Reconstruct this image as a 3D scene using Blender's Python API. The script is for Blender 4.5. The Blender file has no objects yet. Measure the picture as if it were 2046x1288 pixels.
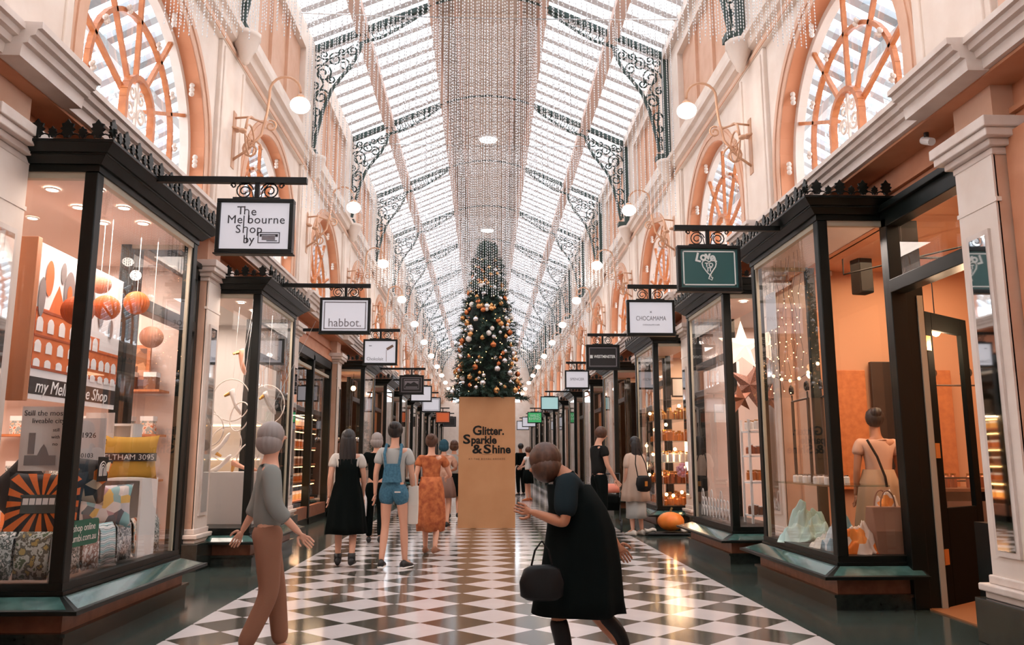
import bpy, math, random
import numpy as np
from math import sin, cos, pi, radians, sqrt
from mathutils import Vector, Matrix
random.seed(7)
SC = bpy.context.scene
COL = SC.collection
# ------------------------------------------------ camera (image 2046x1288, f = 1620 px)
cd = bpy.data.cameras.new('camera'); cam = bpy.data.objects.new('camera', cd); COL.objects.link(cam)
SC.camera = cam
cd.sensor_fit = 'HORIZONTAL'; cd.sensor_width = 36.0; cd.lens = 1620 / 2046 * 36; cd.clip_start = .05; cd.clip_end = 300
_v = Vector((969 - 1023, -(915 - 644), 1620)).normalized()          # +Y of the world seen from the camera
_z = Vector((0, _v.z, -_v.y)).normalized(); _x = _v.cross(_z)
if _x.x < 0: _x = -_x
R = Matrix((_x, _v, _z))                                             # rows: world axes in (right, up, fwd)
right = Vector((R[0][0], R[1][0], R[2][0])); up = Vector((R[0][1], R[1][1], R[2][1])); fwd = Vector((R[0][2], R[1][2], R[2][2]))
M4 = Matrix((right, up, -fwd)).transposed().to_4x4(); M4.translation = Vector((-.08, 0, 1.26))
cam.matrix_world = M4
# ------------------------------------------------ sky, exposure, lights
w = bpy.data.worlds.new('sky'); SC.world = w; w.use_nodes = True
bg = w.node_tree.nodes['Background']; bg.inputs[0].default_value = (.90, .95, 1.0, 1); bg.inputs[1].default_value = 4.6
vs = SC.view_settings; vs.view_transform = 'Standard'; vs.look = 'None'; vs.gamma = 1; vs.exposure = 0.5; vs.use_curve_mapping = False
cy = SC.cycles
cy.max_bounces = 6; cy.diffuse_bounces = 3; cy.glossy_bounces = 3; cy.transmission_bounces = 4; cy.transparent_max_bounces = 10
cy.caustics_reflective = False; cy.caustics_refractive = False; cy.sample_clamp_indirect = 6; cy.use_denoising = True; cy.use_adaptive_sampling = True; cy.adaptive_threshold = .03
try: cy.use_fast_gi = False
except Exception: pass
WARM = (1.0, .68, .42); PINK = (1.0, .84, .74)
def light(name, loc, power, color=WARM, size=.6, size_y=None, rot=(0, 0, 0), kind='AREA', spread=None):
    d = bpy.data.lights.new(name, kind); d.energy = power; d.color = color
    if kind == 'AREA':
        d.shape = 'RECTANGLE'; d.size = size; d.size_y = size_y or size
    else: d.shadow_soft_size = size
    o = bpy.data.objects.new(name, d); o.location = loc; o.rotation_euler = rot; COL.objects.link(o); return o
# ------------------------------------------------ materials
def srgb(c):
    return tuple(((x / 255) / 12.92 if x / 255 <= .04045 else ((x / 255 + .055) / 1.055) ** 2.4) for x in c)
MATS = {}
def mat(name, c, rough=.6, metal=0., emit=None, es=0., noise=None, nscale=8., bump=0., coat=0., spec=.5, stretch=None):
    if name in MATS: return MATS[name]
    m = bpy.data.materials.new(name); MATS[name] = m; m.use_nodes = True
    nt = m.node_tree; b = nt.nodes['Principled BSDF']; c1 = srgb(c) + (1,)
    b.inputs['Base Color'].default_value = c1; b.inputs['Roughness'].default_value = rough; b.inputs['Metallic'].default_value = metal
    b.inputs['Coat Weight'].default_value = coat; b.inputs['Coat Roughness'].default_value = .08; b.inputs['Specular IOR Level'].default_value = spec
    if emit: b.inputs['Emission Color'].default_value = srgb(emit) + (1,); b.inputs['Emission Strength'].default_value = es
    if noise or bump:
        tc = nt.nodes.new('ShaderNodeTexCoord'); n = nt.nodes.new('ShaderNodeTexNoise'); n.inputs['Scale'].default_value = nscale; n.inputs['Detail'].default_value = 4
        if stretch:
            mp = nt.nodes.new('ShaderNodeMapping'); mp.inputs['Scale'].default_value = stretch
            nt.links.new(tc.outputs['Object'], mp.inputs[0]); nt.links.new(mp.outputs[0], n.inputs['Vector'])
        else: nt.links.new(tc.outputs['Object'], n.inputs['Vector'])
        if noise:
            r = nt.nodes.new('ShaderNodeValToRGB'); r.color_ramp.elements[0].position = .35; r.color_ramp.elements[1].position = .65
            r.color_ramp.elements[0].color = c1; r.color_ramp.elements[1].color = srgb(noise) + (1,)
            nt.links.new(n.outputs['Fac'], r.inputs[0]); nt.links.new(r.outputs[0], b.inputs['Base Color'])
        if bump:
            bp = nt.nodes.new('ShaderNodeBump'); bp.inputs['Strength'].default_value = bump; bp.inputs['Distance'].default_value = .02
            nt.links.new(n.outputs['Fac'], bp.inputs['Height']); nt.links.new(bp.outputs[0], b.inputs['Normal'])
    return m
def glassmat(name, base=.07, tint=(1, 1, 1), rough=0., back=None, mixb=0.):
    """thin glass: straight-through transmission plus a facing-dependent mirror"""
    if name in MATS: return MATS[name]
    m = bpy.data.materials.new(name); MATS[name] = m; m.use_nodes = True; nt = m.node_tree; nt.nodes.clear()
    out = nt.nodes.new('ShaderNodeOutputMaterial'); mix = nt.nodes.new('ShaderNodeMixShader')
    lw = nt.nodes.new('ShaderNodeLayerWeight'); lw.inputs['Blend'].default_value = .5
    pw = nt.nodes.new('ShaderNodeMath'); pw.operation = 'POWER'; pw.inputs[1].default_value = 4
    ma = nt.nodes.new('ShaderNodeMath'); ma.operation = 'MULTIPLY_ADD'; ma.inputs[1].default_value = 1 - base; ma.inputs[2].default_value = base
    nt.links.new(lw.outputs['Facing'], pw.inputs[0]); nt.links.new(pw.outputs[0], ma.inputs[0]); nt.links.new(ma.outputs[0], mix.inputs[0])
    if back:
        t = nt.nodes.new('ShaderNodeBsdfDiffuse'); t.inputs[0].default_value = srgb(back) + (1,)
    else:
        t = nt.nodes.new('ShaderNodeBsdfTransparent'); t.inputs[0].default_value = tint + (1,)
    g = nt.nodes.new('ShaderNodeBsdfGlossy'); g.inputs['Roughness'].default_value = rough
    nt.links.new(t.outputs[0], mix.inputs[1]); nt.links.new(g.outputs[0], mix.inputs[2]); nt.links.new(mix.outputs[0], out.inputs[0])
    return m
def emat(name, c, s):
    return mat(name, c, emit=c, es=s)
CREAM = mat('cream_plaster', (234, 219, 207), .7, noise=(226, 208, 194), nscale=3)
PALE = mat('pale_moulding', (228, 214, 204), .55, noise=(216, 198, 186), nscale=5)
PEACH = mat('peach_paint', (220, 178, 152), .6, noise=(212, 166, 138), nscale=4)  # on the pier sides this stands in for warm shop light
ORANGE = mat('terracotta_paint', (206, 142, 106), .6, noise=(196, 130, 94), nscale=4)  # warm shop light under the cornice is put into this colour
REVEAL = mat('apricot_reveal', (222, 152, 112), .6)  # warm up-lighting inside the arches is put into this colour
WOOD = mat('honey_wood', (205, 126, 74), .45, noise=(186, 108, 62), nscale=14)
GREEN = mat('dark_green_paint', (9, 17, 15), .38, spec=.3)
BLACK = mat('black_paint', (9, 13, 12), .4, spec=.3)
IRON = mat('green_iron', (54, 72, 68), .5)
SILL = mat('green_slate_sill', (72, 108, 102), .12, noise=(50, 84, 80), nscale=9, coat=.6)
STONE = mat('dark_stone', (44, 52, 48), .25, noise=(32, 38, 36), nscale=20, coat=.2)
PANEL = mat('brown_marble', (150, 98, 74), .3, noise=(128, 80, 60), nscale=12)
WHITE = mat('white_paint', (238, 234, 230), .5)
GREYP = mat('skylight_bar', (222, 219, 220), .6)
_n = GREYP.node_tree; _t = _n.nodes.new('ShaderNodeBsdfTranslucent'); _t.inputs[0].default_value = (.9, .9, .92, 1); _m = _n.nodes.new('ShaderNodeMixShader'); _m.inputs[0].default_value = .10
_n.links.new(_n.nodes['Principled BSDF'].outputs[0], _m.inputs[1]); _n.links.new(_t.outputs[0], _m.inputs[2]); _n.links.new(_m.outputs[0], _n.nodes['Material Output'].inputs[0])
GLASS = glassmat('shop_glass', .045)
ROOFGL = glassmat('roof_glass', .03, (.97, .98, 1.0))
WINGL = glassmat('arched_window_glass', .22, (.93, .96, 1.0))
MIRROR = mat('mirror', (225, 228, 228), .03, metal=1.)
BRASS = mat('brass', (205, 150, 80), .3, metal=.9)
GLOBE = emat('lit_globe', (255, 236, 222), 5.)
DISC = emat('lit_disc', (255, 246, 238), 7.)
DOWN = emat('lit_downlight', (255, 240, 224), 9.)
BULB = emat('lit_warm_bulb', (255, 196, 128), 14.)
CHROME = mat('silver', (210, 214, 216), .18, metal=1.)
# ------------------------------------------------ mesh builder
class MB:
    def __init__(s): s.v = []; s.f = []
    def add(s, vs, fs):
        n = len(s.v); s.v += [tuple(p) for p in vs]; s.f += [tuple(i + n for i in f) for f in fs]; return s
    def box(s, x0, x1, y0, y1, z0, z1):
        return s.add([(x0, y0, z0), (x1, y0, z0), (x1, y1, z0), (x0, y1, z0), (x0, y0, z1), (x1, y0, z1), (x1, y1, z1), (x0, y1, z1)],
                     [(0, 3, 2, 1), (4, 5, 6, 7), (0, 1, 5, 4), (1, 2, 6, 5), (2, 3, 7, 6), (3, 0, 4, 7)])
    def cbox(s, c, d): return s.box(c[0] - d[0] / 2, c[0] + d[0] / 2, c[1] - d[1] / 2, c[1] + d[1] / 2, c[2] - d[2] / 2, c[2] + d[2] / 2)
    def obox(s, c, d, m):
        n = len(s.v); s.cbox((0, 0, 0), d); cv = Vector(c)
        for i in range(n, len(s.v)): s.v[i] = tuple(m @ Vector(s.v[i]) + cv)
        return s
    def quad(s, a, b, c, d): return s.add([a, b, c, d], [(0, 1, 2, 3)])
    def extrude(s, poly, fn, t0, t1):
        """poly of (a,b); fn(a,b,t)->xyz ; closed prism between t0 and t1"""
        n = len(poly); vs = [fn(a, b, t0) for a, b in poly] + [fn(a, b, t1) for a, b in poly]
        return s.add(vs, [tuple(range(n))[::-1], tuple(range(n, 2 * n))] + [(i, (i + 1) % n, n + (i + 1) % n, n + i) for i in range(n)])
    def tube(s, path, r, n=6, cap=True):
        P = [Vector(p) for p in path]; k = len(P); rr = r if isinstance(r, (list, tuple)) else [r] * k
        vs = []; prev = None
        for i in range(k):
            t = (P[min(i + 1, k - 1)] - P[max(i - 1, 0)]).normalized()
            if prev is None:
                a = Vector((0, 0, 1)) if abs(t.z) < .9 else Vector((1, 0, 0)); u = t.cross(a).normalized()
            else:
                u = prev - t * prev.dot(t); u = u.normalized() if u.length > 1e-6 else t.orthogonal().normalized()
            prev = u; v = t.cross(u)
            for j in range(n):
                a = 2 * pi * j / n; vs.append(P[i] + (u * cos(a) + v * sin(a)) * rr[i])
        fs = [(i * n + j, i * n + (j + 1) % n, (i + 1) * n + (j + 1) % n, (i + 1) * n + j) for i in range(k - 1) for j in range(n)]
        if cap: fs += [tuple(range(n))[::-1], tuple((k - 1) * n + j for j in range(n))]
        return s.add(vs, fs)
    def loft(s, rings, cap=True):
        n = len(rings[0]); k = len(rings); vs = [p for r in rings for p in r]
        fs = [(i * n + j, i * n + (j + 1) % n, (i + 1) * n + (j + 1) % n, (i + 1) * n + j) for i in range(k - 1) for j in range(n)]
        if cap: fs += [tuple(range(n))[::-1], tuple((k - 1) * n + j for j in range(n))]
        return s.add(vs, fs)
    def lathe(s, prof, c=(0, 0, 0), n=16, sx=1, sy=1):
        return s.loft([[(c[0] + r * sx * cos(2 * pi * j / n), c[1] + r * sy * sin(2 * pi * j / n), c[2] + z) for j in range(n)] for r, z in prof])
    def ball(s, c, r, n=12, m=8, sz=1.):
        return s.lathe([(max(r * sin(pi * i / m), 1e-4), -r * sz * cos(pi * i / m)) for i in range(m + 1)], c, n)
    def build(s, name, material=None, parent=None, smooth=False, bevel=0, loc=None):
        me = bpy.data.meshes.new(name); me.from_pydata(s.v, [], s.f)
        if smooth: me.polygons.foreach_set('use_smooth', [True] * len(me.polygons))
        o = bpy.data.objects.new(name, me); COL.objects.link(o)
        if material: me.materials.append(material)
        if parent: o.parent = parent
        if bevel:
            b = o.modifiers.new('b', 'BEVEL'); b.width = bevel; b.segments = 2; b.limit_method = 'ANGLE'
        if loc: o.location = loc
        return o
def empty(name, loc=(0, 0, 0), rz=0):
    o = bpy.data.objects.new(name, None); o.empty_display_size = .1; o.location = loc; o.rotation_euler = (0, 0, rz); COL.objects.link(o); return o
def tag(o, label, cat, group=None, kind=None):
    o['label'] = label; o['category'] = cat
    if group: o['group'] = group
    if kind: o['kind'] = kind
    return o
def st(o, label, cat): return tag(o, label, cat, kind='structure')
def copy_tree(o, parent=None, loc=None, rz=None):
    c = o.copy(); COL.objects.link(c)
    if parent: c.parent = parent
    if loc is not None: c.location = loc
    if rz is not None: c.rotation_euler = (0, 0, rz)
    for ch in list(o.children): copy_tree(ch, c)
    return c
def spiral(c, r0, r1, a0, turns, n=26, fn=None):
    pts = []
    for i in range(n):
        t = i / (n - 1); a = a0 + turns * 2 * pi * t; r = r0 + (r1 - r0) * t
        p = (c[0] + r * cos(a), c[1] + r * sin(a)); pts.append(fn(*p) if fn else p)
    return pts
def text(body, name, parent, loc, size, material, rot=(pi / 2, 0, 0), align='CENTER', offset=0., shear=0., sx=1., spacing=1., extrude=.0015, fitw=None, ay='CENTER'):
    c = bpy.data.curves.new(name, 'FONT'); c.body = body; c.size = size; c.align_x = align; c.align_y = ay; c.extrude = extrude
    c.offset = offset; c.shear = shear; c.space_character = spacing; c.resolution_u = 3
    o = bpy.data.objects.new(name, c); COL.objects.link(o); o.location = loc; o.rotation_euler = rot; o.scale = (sx, 1, 1)
    c.materials.append(material)
    dg = bpy.context.evaluated_depsgraph_get(); me = bpy.data.meshes.new_from_object(o.evaluated_get(dg)); me.name = name
    if fitw: xs_ = [v.co.x for v in me.vertices]; sx = fitw / (max(xs_) - min(xs_))
    mo = bpy.data.objects.new(name, me); COL.objects.link(mo); mo.location = loc; mo.rotation_euler = rot; mo.scale = (sx, 1, 1)
    if parent: mo.parent = parent
    bpy.data.objects.remove(o); return mo
P = 4.35; PY = lambda k: 5.52 + P * k                                 # centre line of pier k
ORD = ['nearest', 'second', 'third', 'fourth', 'fifth', 'sixth', 'seventh', 'eighth', 'ninth', 'tenth', 'eleventh', 'twelfth', 'thirteenth', 'fourteenth']
SIDE = {-1: 'left', 1: 'right'}
NB = 13
def fx(s):                                                            # distance from the axis -> world x
    off = .0 if s < 0 else .05
    return lambda d: s * (d + off)
# ================================================ FLOOR
def floor_mat():
    m = bpy.data.materials.new('marble_floor'); m.use_nodes = True; nt = m.node_tree; b = nt.nodes['Principled BSDF']; N = nt.nodes.new; L = nt.links.new
    tc = N('ShaderNodeTexCoord'); sp = N('ShaderNodeSeparateXYZ'); L(tc.outputs['Object'], sp.inputs[0])
    def mth(op, a, b_=None, c_=None):
        n = N('ShaderNodeMath'); n.operation = op
        for i, x in enumerate((a, b_, c_)):
            if x is None: continue
            if isinstance(x, (int, float)): n.inputs[i].default_value = x
            else: L(x, n.inputs[i])
        return n.outputs[0]
    X, Y = sp.outputs['X'], sp.outputs['Y']
    u = mth('MULTIPLY_ADD', X, 1 / .5775, 0.0); v = mth('MULTIPLY_ADD', Y, 1 / .5562, -6.61 / .5562)
    a = mth('FLOOR', mth('ADD', u, v)); c = mth('FLOOR', mth('SUBTRACT', u, v)); par = mth('FLOORED_MODULO', mth('ADD', a, c), 2.)
    # tile joints
    fa = mth('PINGPONG', mth('ADD', u, v), .5); fc = mth('PINGPONG', mth('SUBTRACT', u, v), .5)
    joint = mth('LESS_THAN', mth('MINIMUM', fa, fc), .006)
    nz = N('ShaderNodeTexNoise'); nz.inputs['Scale'].default_value = 3.2; nz.inputs['Detail'].default_value = 8; L(tc.outputs['Object'], nz.inputs['Vector'])
    wr = N('ShaderNodeValToRGB'); wr.color_ramp.elements[0].color = srgb((222, 214, 214)) + (1,); wr.color_ramp.elements[1].color = srgb((204, 196, 194)) + (1,); L(nz.outputs['Fac'], wr.inputs[0])
    dr = N('ShaderNodeValToRGB'); dr.color_ramp.elements[0].color = srgb((64, 64, 58)) + (1,); dr.color_ramp.elements[1].color = srgb((88, 84, 74)) + (1,); L(nz.outputs['Fac'], dr.inputs[0])
    nz2 = N('ShaderNodeTexNoise'); nz2.inputs['Scale'].default_value = 60; nz2.inputs['Detail'].default_value = 3; L(tc.outputs['Object'], nz2.inputs['Vector'])
    br = N('ShaderNodeValToRGB'); br.color_ramp.elements[0].color = srgb((38, 50, 48)) + (1,); br.color_ramp.elements[1].color = srgb((74, 84, 78)) + (1,); L(nz2.outputs['Fac'], br.inputs[0])
    def mix(f, c1, c2):
        n = N('ShaderNodeMix'); n.data_type = 'RGBA'; L(f, n.inputs[0]); L(c1, n.inputs[6])
        if isinstance(c2, tuple): n.inputs[7].default_value = c2
        else: L(c2, n.inputs[7])
        return n.outputs[2]
    tiles = mix(joint, mix(par, dr.outputs[0], wr.outputs[0]), srgb((120, 112, 104)) + (1,))
    edge = mth('GREATER_THAN', mth('ABSOLUTE', mth('ADD', X, 0.)), 2.325)
    allc = mix(edge, tiles, br.outputs[0])
    L(allc, b.inputs['Base Color'])
    rg = mth('MULTIPLY_ADD', nz2.outputs['Fac'], .10, .07); L(rg, b.inputs['Roughness'])
    b.inputs['Specular IOR Level'].default_value = .75
    return m
m = MB(); m.quad((-8, -4, 0), (8, -4, 0), (8, 66, 0), (-8, 66, 0))
st(m.build('floor', floor_mat()), 'polished black and white diamond chequered marble floor with dark stone borders', 'floor')

# ================================================ WALLS
YA, YB = PY(-2), PY(NB - 1) + .4
def profile_run(mb, X, prof, y0, y1):
    mb.extrude(prof, lambda a, b, t: (X(a), t, b), y0, y1)
CORN = [(3.7, 3.90), (3.28, 3.90), (3.27, 3.97), (3.235, 3.975), (3.225, 4.02), (3.19, 4.03), (3.18, 4.07), (3.15, 4.075), (3.15, 4.12), (3.7, 4.14)]
UPC = [(3.8, 6.36), (3.32, 6.36), (3.31, 6.43), (3.345, 6.44), (3.345, 6.52), (3.28, 6.54), (3.25, 6.62), (3.19, 6.63), (3.18, 6.70), (3.8, 6.74)]
for s in (-1, 1):
    X = fx(s); sd = SIDE[s]
    # wall above the cornice, pierced by arches
    mb = MB(); r = 1.45; zc = 4.65
    for k in range(-2, NB):
        c = PY(k) + P / 2; y0, y1 = PY(k), PY(k + 1)
        mb.quad((X(3.38), y0, 4.05), (X(3.38), c - r, 4.05), (X(3.38), c - r, zc), (X(3.38), y0, zc)); mb.quad((X(3.38), c + r, 4.05), (X(3.38), y1, 4.05), (X(3.38), y1, zc), (X(3.38), c + r, zc))
        ys = [y0] + [c - r * cos(pi * i / 20) for i in range(21)] + [y1]; zs = [zc] + [zc + r * sin(pi * i / 20) for i in range(21)] + [zc]
        for i in range(22): mb.quad((X(3.38), ys[i], zs[i]), (X(3.38), ys[i + 1], zs[i + 1]), (X(3.38), ys[i + 1], 6.7), (X(3.38), ys[i], 6.7))
        # clerestory with sunk panel
        a, b_ = y0 + .75, y1 - .75
        for (p, q, z0, z1) in ((y0, a, 6.70, 8.86), (b_, y1, 6.70, 8.86), (a, b_, 6.70, 7.0), (a, b_, 8.42, 8.86)): mb.box(min(X(3.28), X(3.5)), max(X(3.28), X(3.5)), p, q, z0, z1)
    st(mb.build('wall_' + sd, CREAM), 'cream plaster upper wall on the %s of the arcade, pierced by arches' % sd, 'wall')
    # sunk apricot panels in the clerestory
    for k in range(-1, NB):
        c = PY(k) + P / 2; mb = MB(); mb.box(min(X(3.38), X(3.44)), max(X(3.38), X(3.44)), c - 1.425, c + 1.425, 7.0, 8.42)
        for q in (-.475, .475): mb.box(min(X(3.33), X(3.385)), max(X(3.33), X(3.385)), c + q - .06, c + q + .06, 7.0, 8.42)
        st(mb.build('trim_%d' % (100 + k + (0 if s < 0 else 40)), PEACH), 'peach sunk clerestory panel, %s bay of the %s wall' % (ORD[k + 1], sd), 'panel')
    # frieze wall between shops and cornice
    mb = MB(); mb.box(min(X(3.6), X(3.75)), max(X(3.6), X(3.75)), YA, YB, 3.4, 3.95)
    mb.box(min(X(3.54), X(3.62)), max(X(3.54), X(3.62)), YA, YB, 3.40, 3.50); mb.box(min(X(3.56), X(3.62)), max(X(3.56), X(3.62)), YA, YB, 3.66, 3.70)
    st(mb.build('wall_%s.001' % sd, ORANGE), 'terracotta painted frieze under the cornice on the %s' % sd, 'wall')
    mb = MB(); profile_run(mb, X, CORN, YA, YB)
    o = st(mb.build('cornice', PALE), 'long moulded cream cornice below the arched windows on the %s' % sd, 'cornice')
    mb = MB()
    for k in range(-1, NB):
        profile_run(mb, X, [(a - .11 if a < 3.65 else 3.55, b + (-.012 if b < 3.95 else .006)) for a, b in CORN], PY(k) - .42, PY(k) + .42)
    mb.build('cornice_break', PALE, o)
    mb = MB(); mb.box(min(X(3.32), X(3.62)), max(X(3.32), X(3.62)), YA, YB, 3.875, 3.898); mb.build('soffit_board', ORANGE, o)  # strip added below the cornice, carrying the warm spill in its colour
    mb = MB(); profile_run(mb, X, UPC, YA, YB)
    o = st(mb.build('cornice', CREAM), 'upper cornice below the skylight on the %s wall' % sd, 'cornice')
    mb = MB(); profile_run(mb, X, [(3.33, 6.37), (3.305, 6.37), (3.305, 6.41), (3.33, 6.41)], YA, YB); profile_run(mb, X, [(3.36, 6.45), (3.34, 6.45), (3.34, 6.51), (3.36, 6.51)], YA, YB)
    mb.build('painted_band', PEACH, o)
    for k in range(-1, NB):
        c = PY(k)
        t = empty('pillar', (0, c, 0)); nm = ORD[k + 1]
        st(t, 'cream pilaster rising through the shopfronts, %s from the entrance on the %s' % (nm, sd), 'pillar')
        def bx(mb, d0, d1, y0, y1, z0, z1): mb.box(min(X(d0), X(d1)), max(X(d0), X(d1)), y0, y1, z0, z1); return mb
        bx(MB(), 3.42, 4.1, -.22, .22, .3, 3.36).build('shaft', PEACH, t)  # peach sides carry the warm shop light in colour, front face stays cream
        mb = MB(); bx(mb, 3.405, 3.43, -.22, .22, .3, 3.36); bx(mb, 3.40, 3.44, -.235, .235, 3.02, 3.05); mb.build('front_face', CREAM, t)
        mb = MB()
        for d, h, z0, z1 in ((3.40, .24, 3.36, 3.41), (3.36, .28, 3.41, 3.46), (3.31, .33, 3.46, 3.52), (3.29, .35, 3.52, 3.60)): bx(mb, d, 4.1, -h, h, z0, z1)
        mb.build('capital', PALE, t, bevel=.008)
        mb = MB(); bx(mb, 3.44, 4.1, -.23, .23, 3.6, 3.91); mb.build('entablature_block', PEACH, t)
        mb = MB()
        for d, h, z0, z1 in ((3.37, .27, .30, .35), (3.34, .30, .35, .40), (3.39, .25, .40, .46)): bx(mb, d, 4.1, -h, h, z0, z1)
        mb.build('base_moulding', PALE, t, bevel=.01)
        bx(MB(), 3.32, 4.1, -.32, .32, 0, .30).build('plinth', STONE, t, bevel=.006)
        mb = MB(); bx(mb, 3.385, 3.41, -.13, .13, .60, 2.85); mf = mb.build('mirror_frame', PALE, t)
        bx(MB(), 3.380, 3.388, -.095, .095, .64, 2.81).build('mirror_glass', MIRROR, mf)
        # upper pilaster and corbel
        mb = MB(); bx(mb, 3.33, 3.5, -.48, .48, 4.12, 6.36); bx(mb, 3.31, 3.34, -.42, -.34, 4.2, 6.3); bx(mb, 3.31, 3.34, .34, .42, 4.2, 6.3)
        mb.build('upper_pilaster', CREAM, t, bevel=.01)
        mb = MB(); mb.lathe([(.02, 0), (.05, .03), (.09, .14), (.15, .26), (.17, .34), (.19, .36), (.19, .42)], (X(3.20), 0, 6.26), 10); mb.build('corbel', CREAM, t, smooth=True)
    # arched windows
    for k in range(-1, NB):
        c = PY(k) + P / 2; nm = ORD[k + 1]
        t = empty('window_%d' % (k + 2 + (0 if s < 0 else 20)), (0, c, 0)); st(t, 'arched timber window, %s along the %s wall' % (nm, sd), 'window')
        A = [pi * i / 24 for i in range(25)]
        mb = MB(); ri = [(-r, 4.1)] + [(-r * cos(a), zc + r * sin(a)) for a in A] + [(r, 4.1)]
        for i in range(len(ri) - 1):
            (ya, za), (yb, zb) = ri[i], ri[i + 1]; mb.quad((X(3.375), ya, za), (X(3.375), yb, zb), (X(3.66), yb, zb), (X(3.66), ya, za))
        mb.build('reveal', REVEAL, t, smooth=True)
        mb = MB()                                                       # archivolt
        for i in range(len(ri) - 1):
            (ya, za), (yb, zb) = ri[i], ri[i + 1]
            def sc(y, z, q): return (y * q, zc + (z - zc) * q if z > zc else z)
            for q0, q1, dd in ((1.0, 1.06, 3.36), (1.06, 1.11, 3.345), (1.11, 1.14, 3.36)):
                (a0, b0), (a1, b1) = sc(ya, za, q0), sc(yb, zb, q0); (c0, d0), (c1, d1) = sc(ya, za, q1), sc(yb, zb, q1)
                mb.quad((X(dd), a0, b0), (X(dd), a1, b1), (X(dd), c1, d1), (X(dd), c0, d0))
                mb.quad((X(dd), a0, b0), (X(dd), a1, b1), (X(3.38), a1, b1), (X(3.38), a0, b0)); mb.quad((X(dd), c0, d0), (X(dd), c1, d1), (X(3.38), c1, d1), (X(3.38), c0, d0))
        mb.build('archivolt', PEACH, t)
        mb = MB(); mb.add([(X(3.63), y, z) for y, z in ri], [tuple(range(len(ri)))]); mb.build('glass_pane', WINGL, t)
        def bar(mb, pts, wdt=.05, dep=.07, d=3.56):
            for (a, b), (e, f) in zip(pts[:-1], pts[1:]):
                L_ = sqrt((e - a) ** 2 + (f - b) ** 2)
                if L_ < 1e-5: continue
                nx, nz = -(f - b) / L_ * wdt / 2, (e - a) / L_ * wdt / 2
                mb.extrude([(a - nx, b - nz), (e - nx, f - nz), (e + nx, f + nz), (a + nx, b + nz)], lambda p, q, u: (X(u), p, q), d, d + dep)
        mb = MB(); q = .975; bar(mb, [(y * q, zc + (z - zc) * q if z > zc else z) for y, z in ri], .08, .1, 3.54); bar(mb, [(-r, 4.15), (r, 4.15)], .08, .1, 3.54)
        mb.build('outer_frame', CREAM, t)
        mb = MB(); arc = lambda R_, n=20, z0=4.15: [(-R_, z0)] + [(-R_ * cos(pi * i / n), zc + R_ * sin(pi * i / n)) for i in range(n + 1)] + [(R_, z0)]
        bar(mb, arc(.95), .045, .05)
        for a in (22, 56, 90, 124, 158):
            a = radians(a); bar(mb, [(.29 * cos(a), zc + .0 + .29 * sin(a)), (1.42 * cos(a), zc + 1.42 * sin(a))], .038, .045)
        mb.build('glazing_bars', WOOD, t)
        mb = MB(); bar(mb, arc(.32, 12), .05, .07, 3.50); hub = mb.build('hub_arch', WOOD, t)
        mb = MB()
        for q in (-1, 1):
            mb.tube([(X(3.56), y, z) for y, z in spiral((q * .12, 4.62), .10, .03, 0, 1.3 * q, 16)], .016, 5); mb.tube([(X(3.56), y, z) for y, z in spiral((q * .1, 4.8), .08, .02, 1, 1.2 * q, 12)], .014, 5)
        mb.tube([(X(3.56), 0, 4.15), (X(3.56), 0, 4.95)], .018, 5); mb.build('scrollwork', CREAM, hub)
        mb = MB()
        for a in (0, 34, 68, 112, 146, 180):                            # plaster rosettes on the joints
            a = radians(a)
            for j in range(4): mb.ball((X(3.53), .95 * cos(a) + .03 * cos(j * pi / 2), zc + .95 * sin(a) + .03 * sin(j * pi / 2)), .022, 6, 5)
            for j in range(3): mb.ball((X(3.46), 1.38 * cos(a), zc + 1.38 * sin(a) + (j - 1) * .05), .032, 6, 5)
        if k < 4: mb.build('rosettes', CREAM, t, smooth=True)

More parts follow.
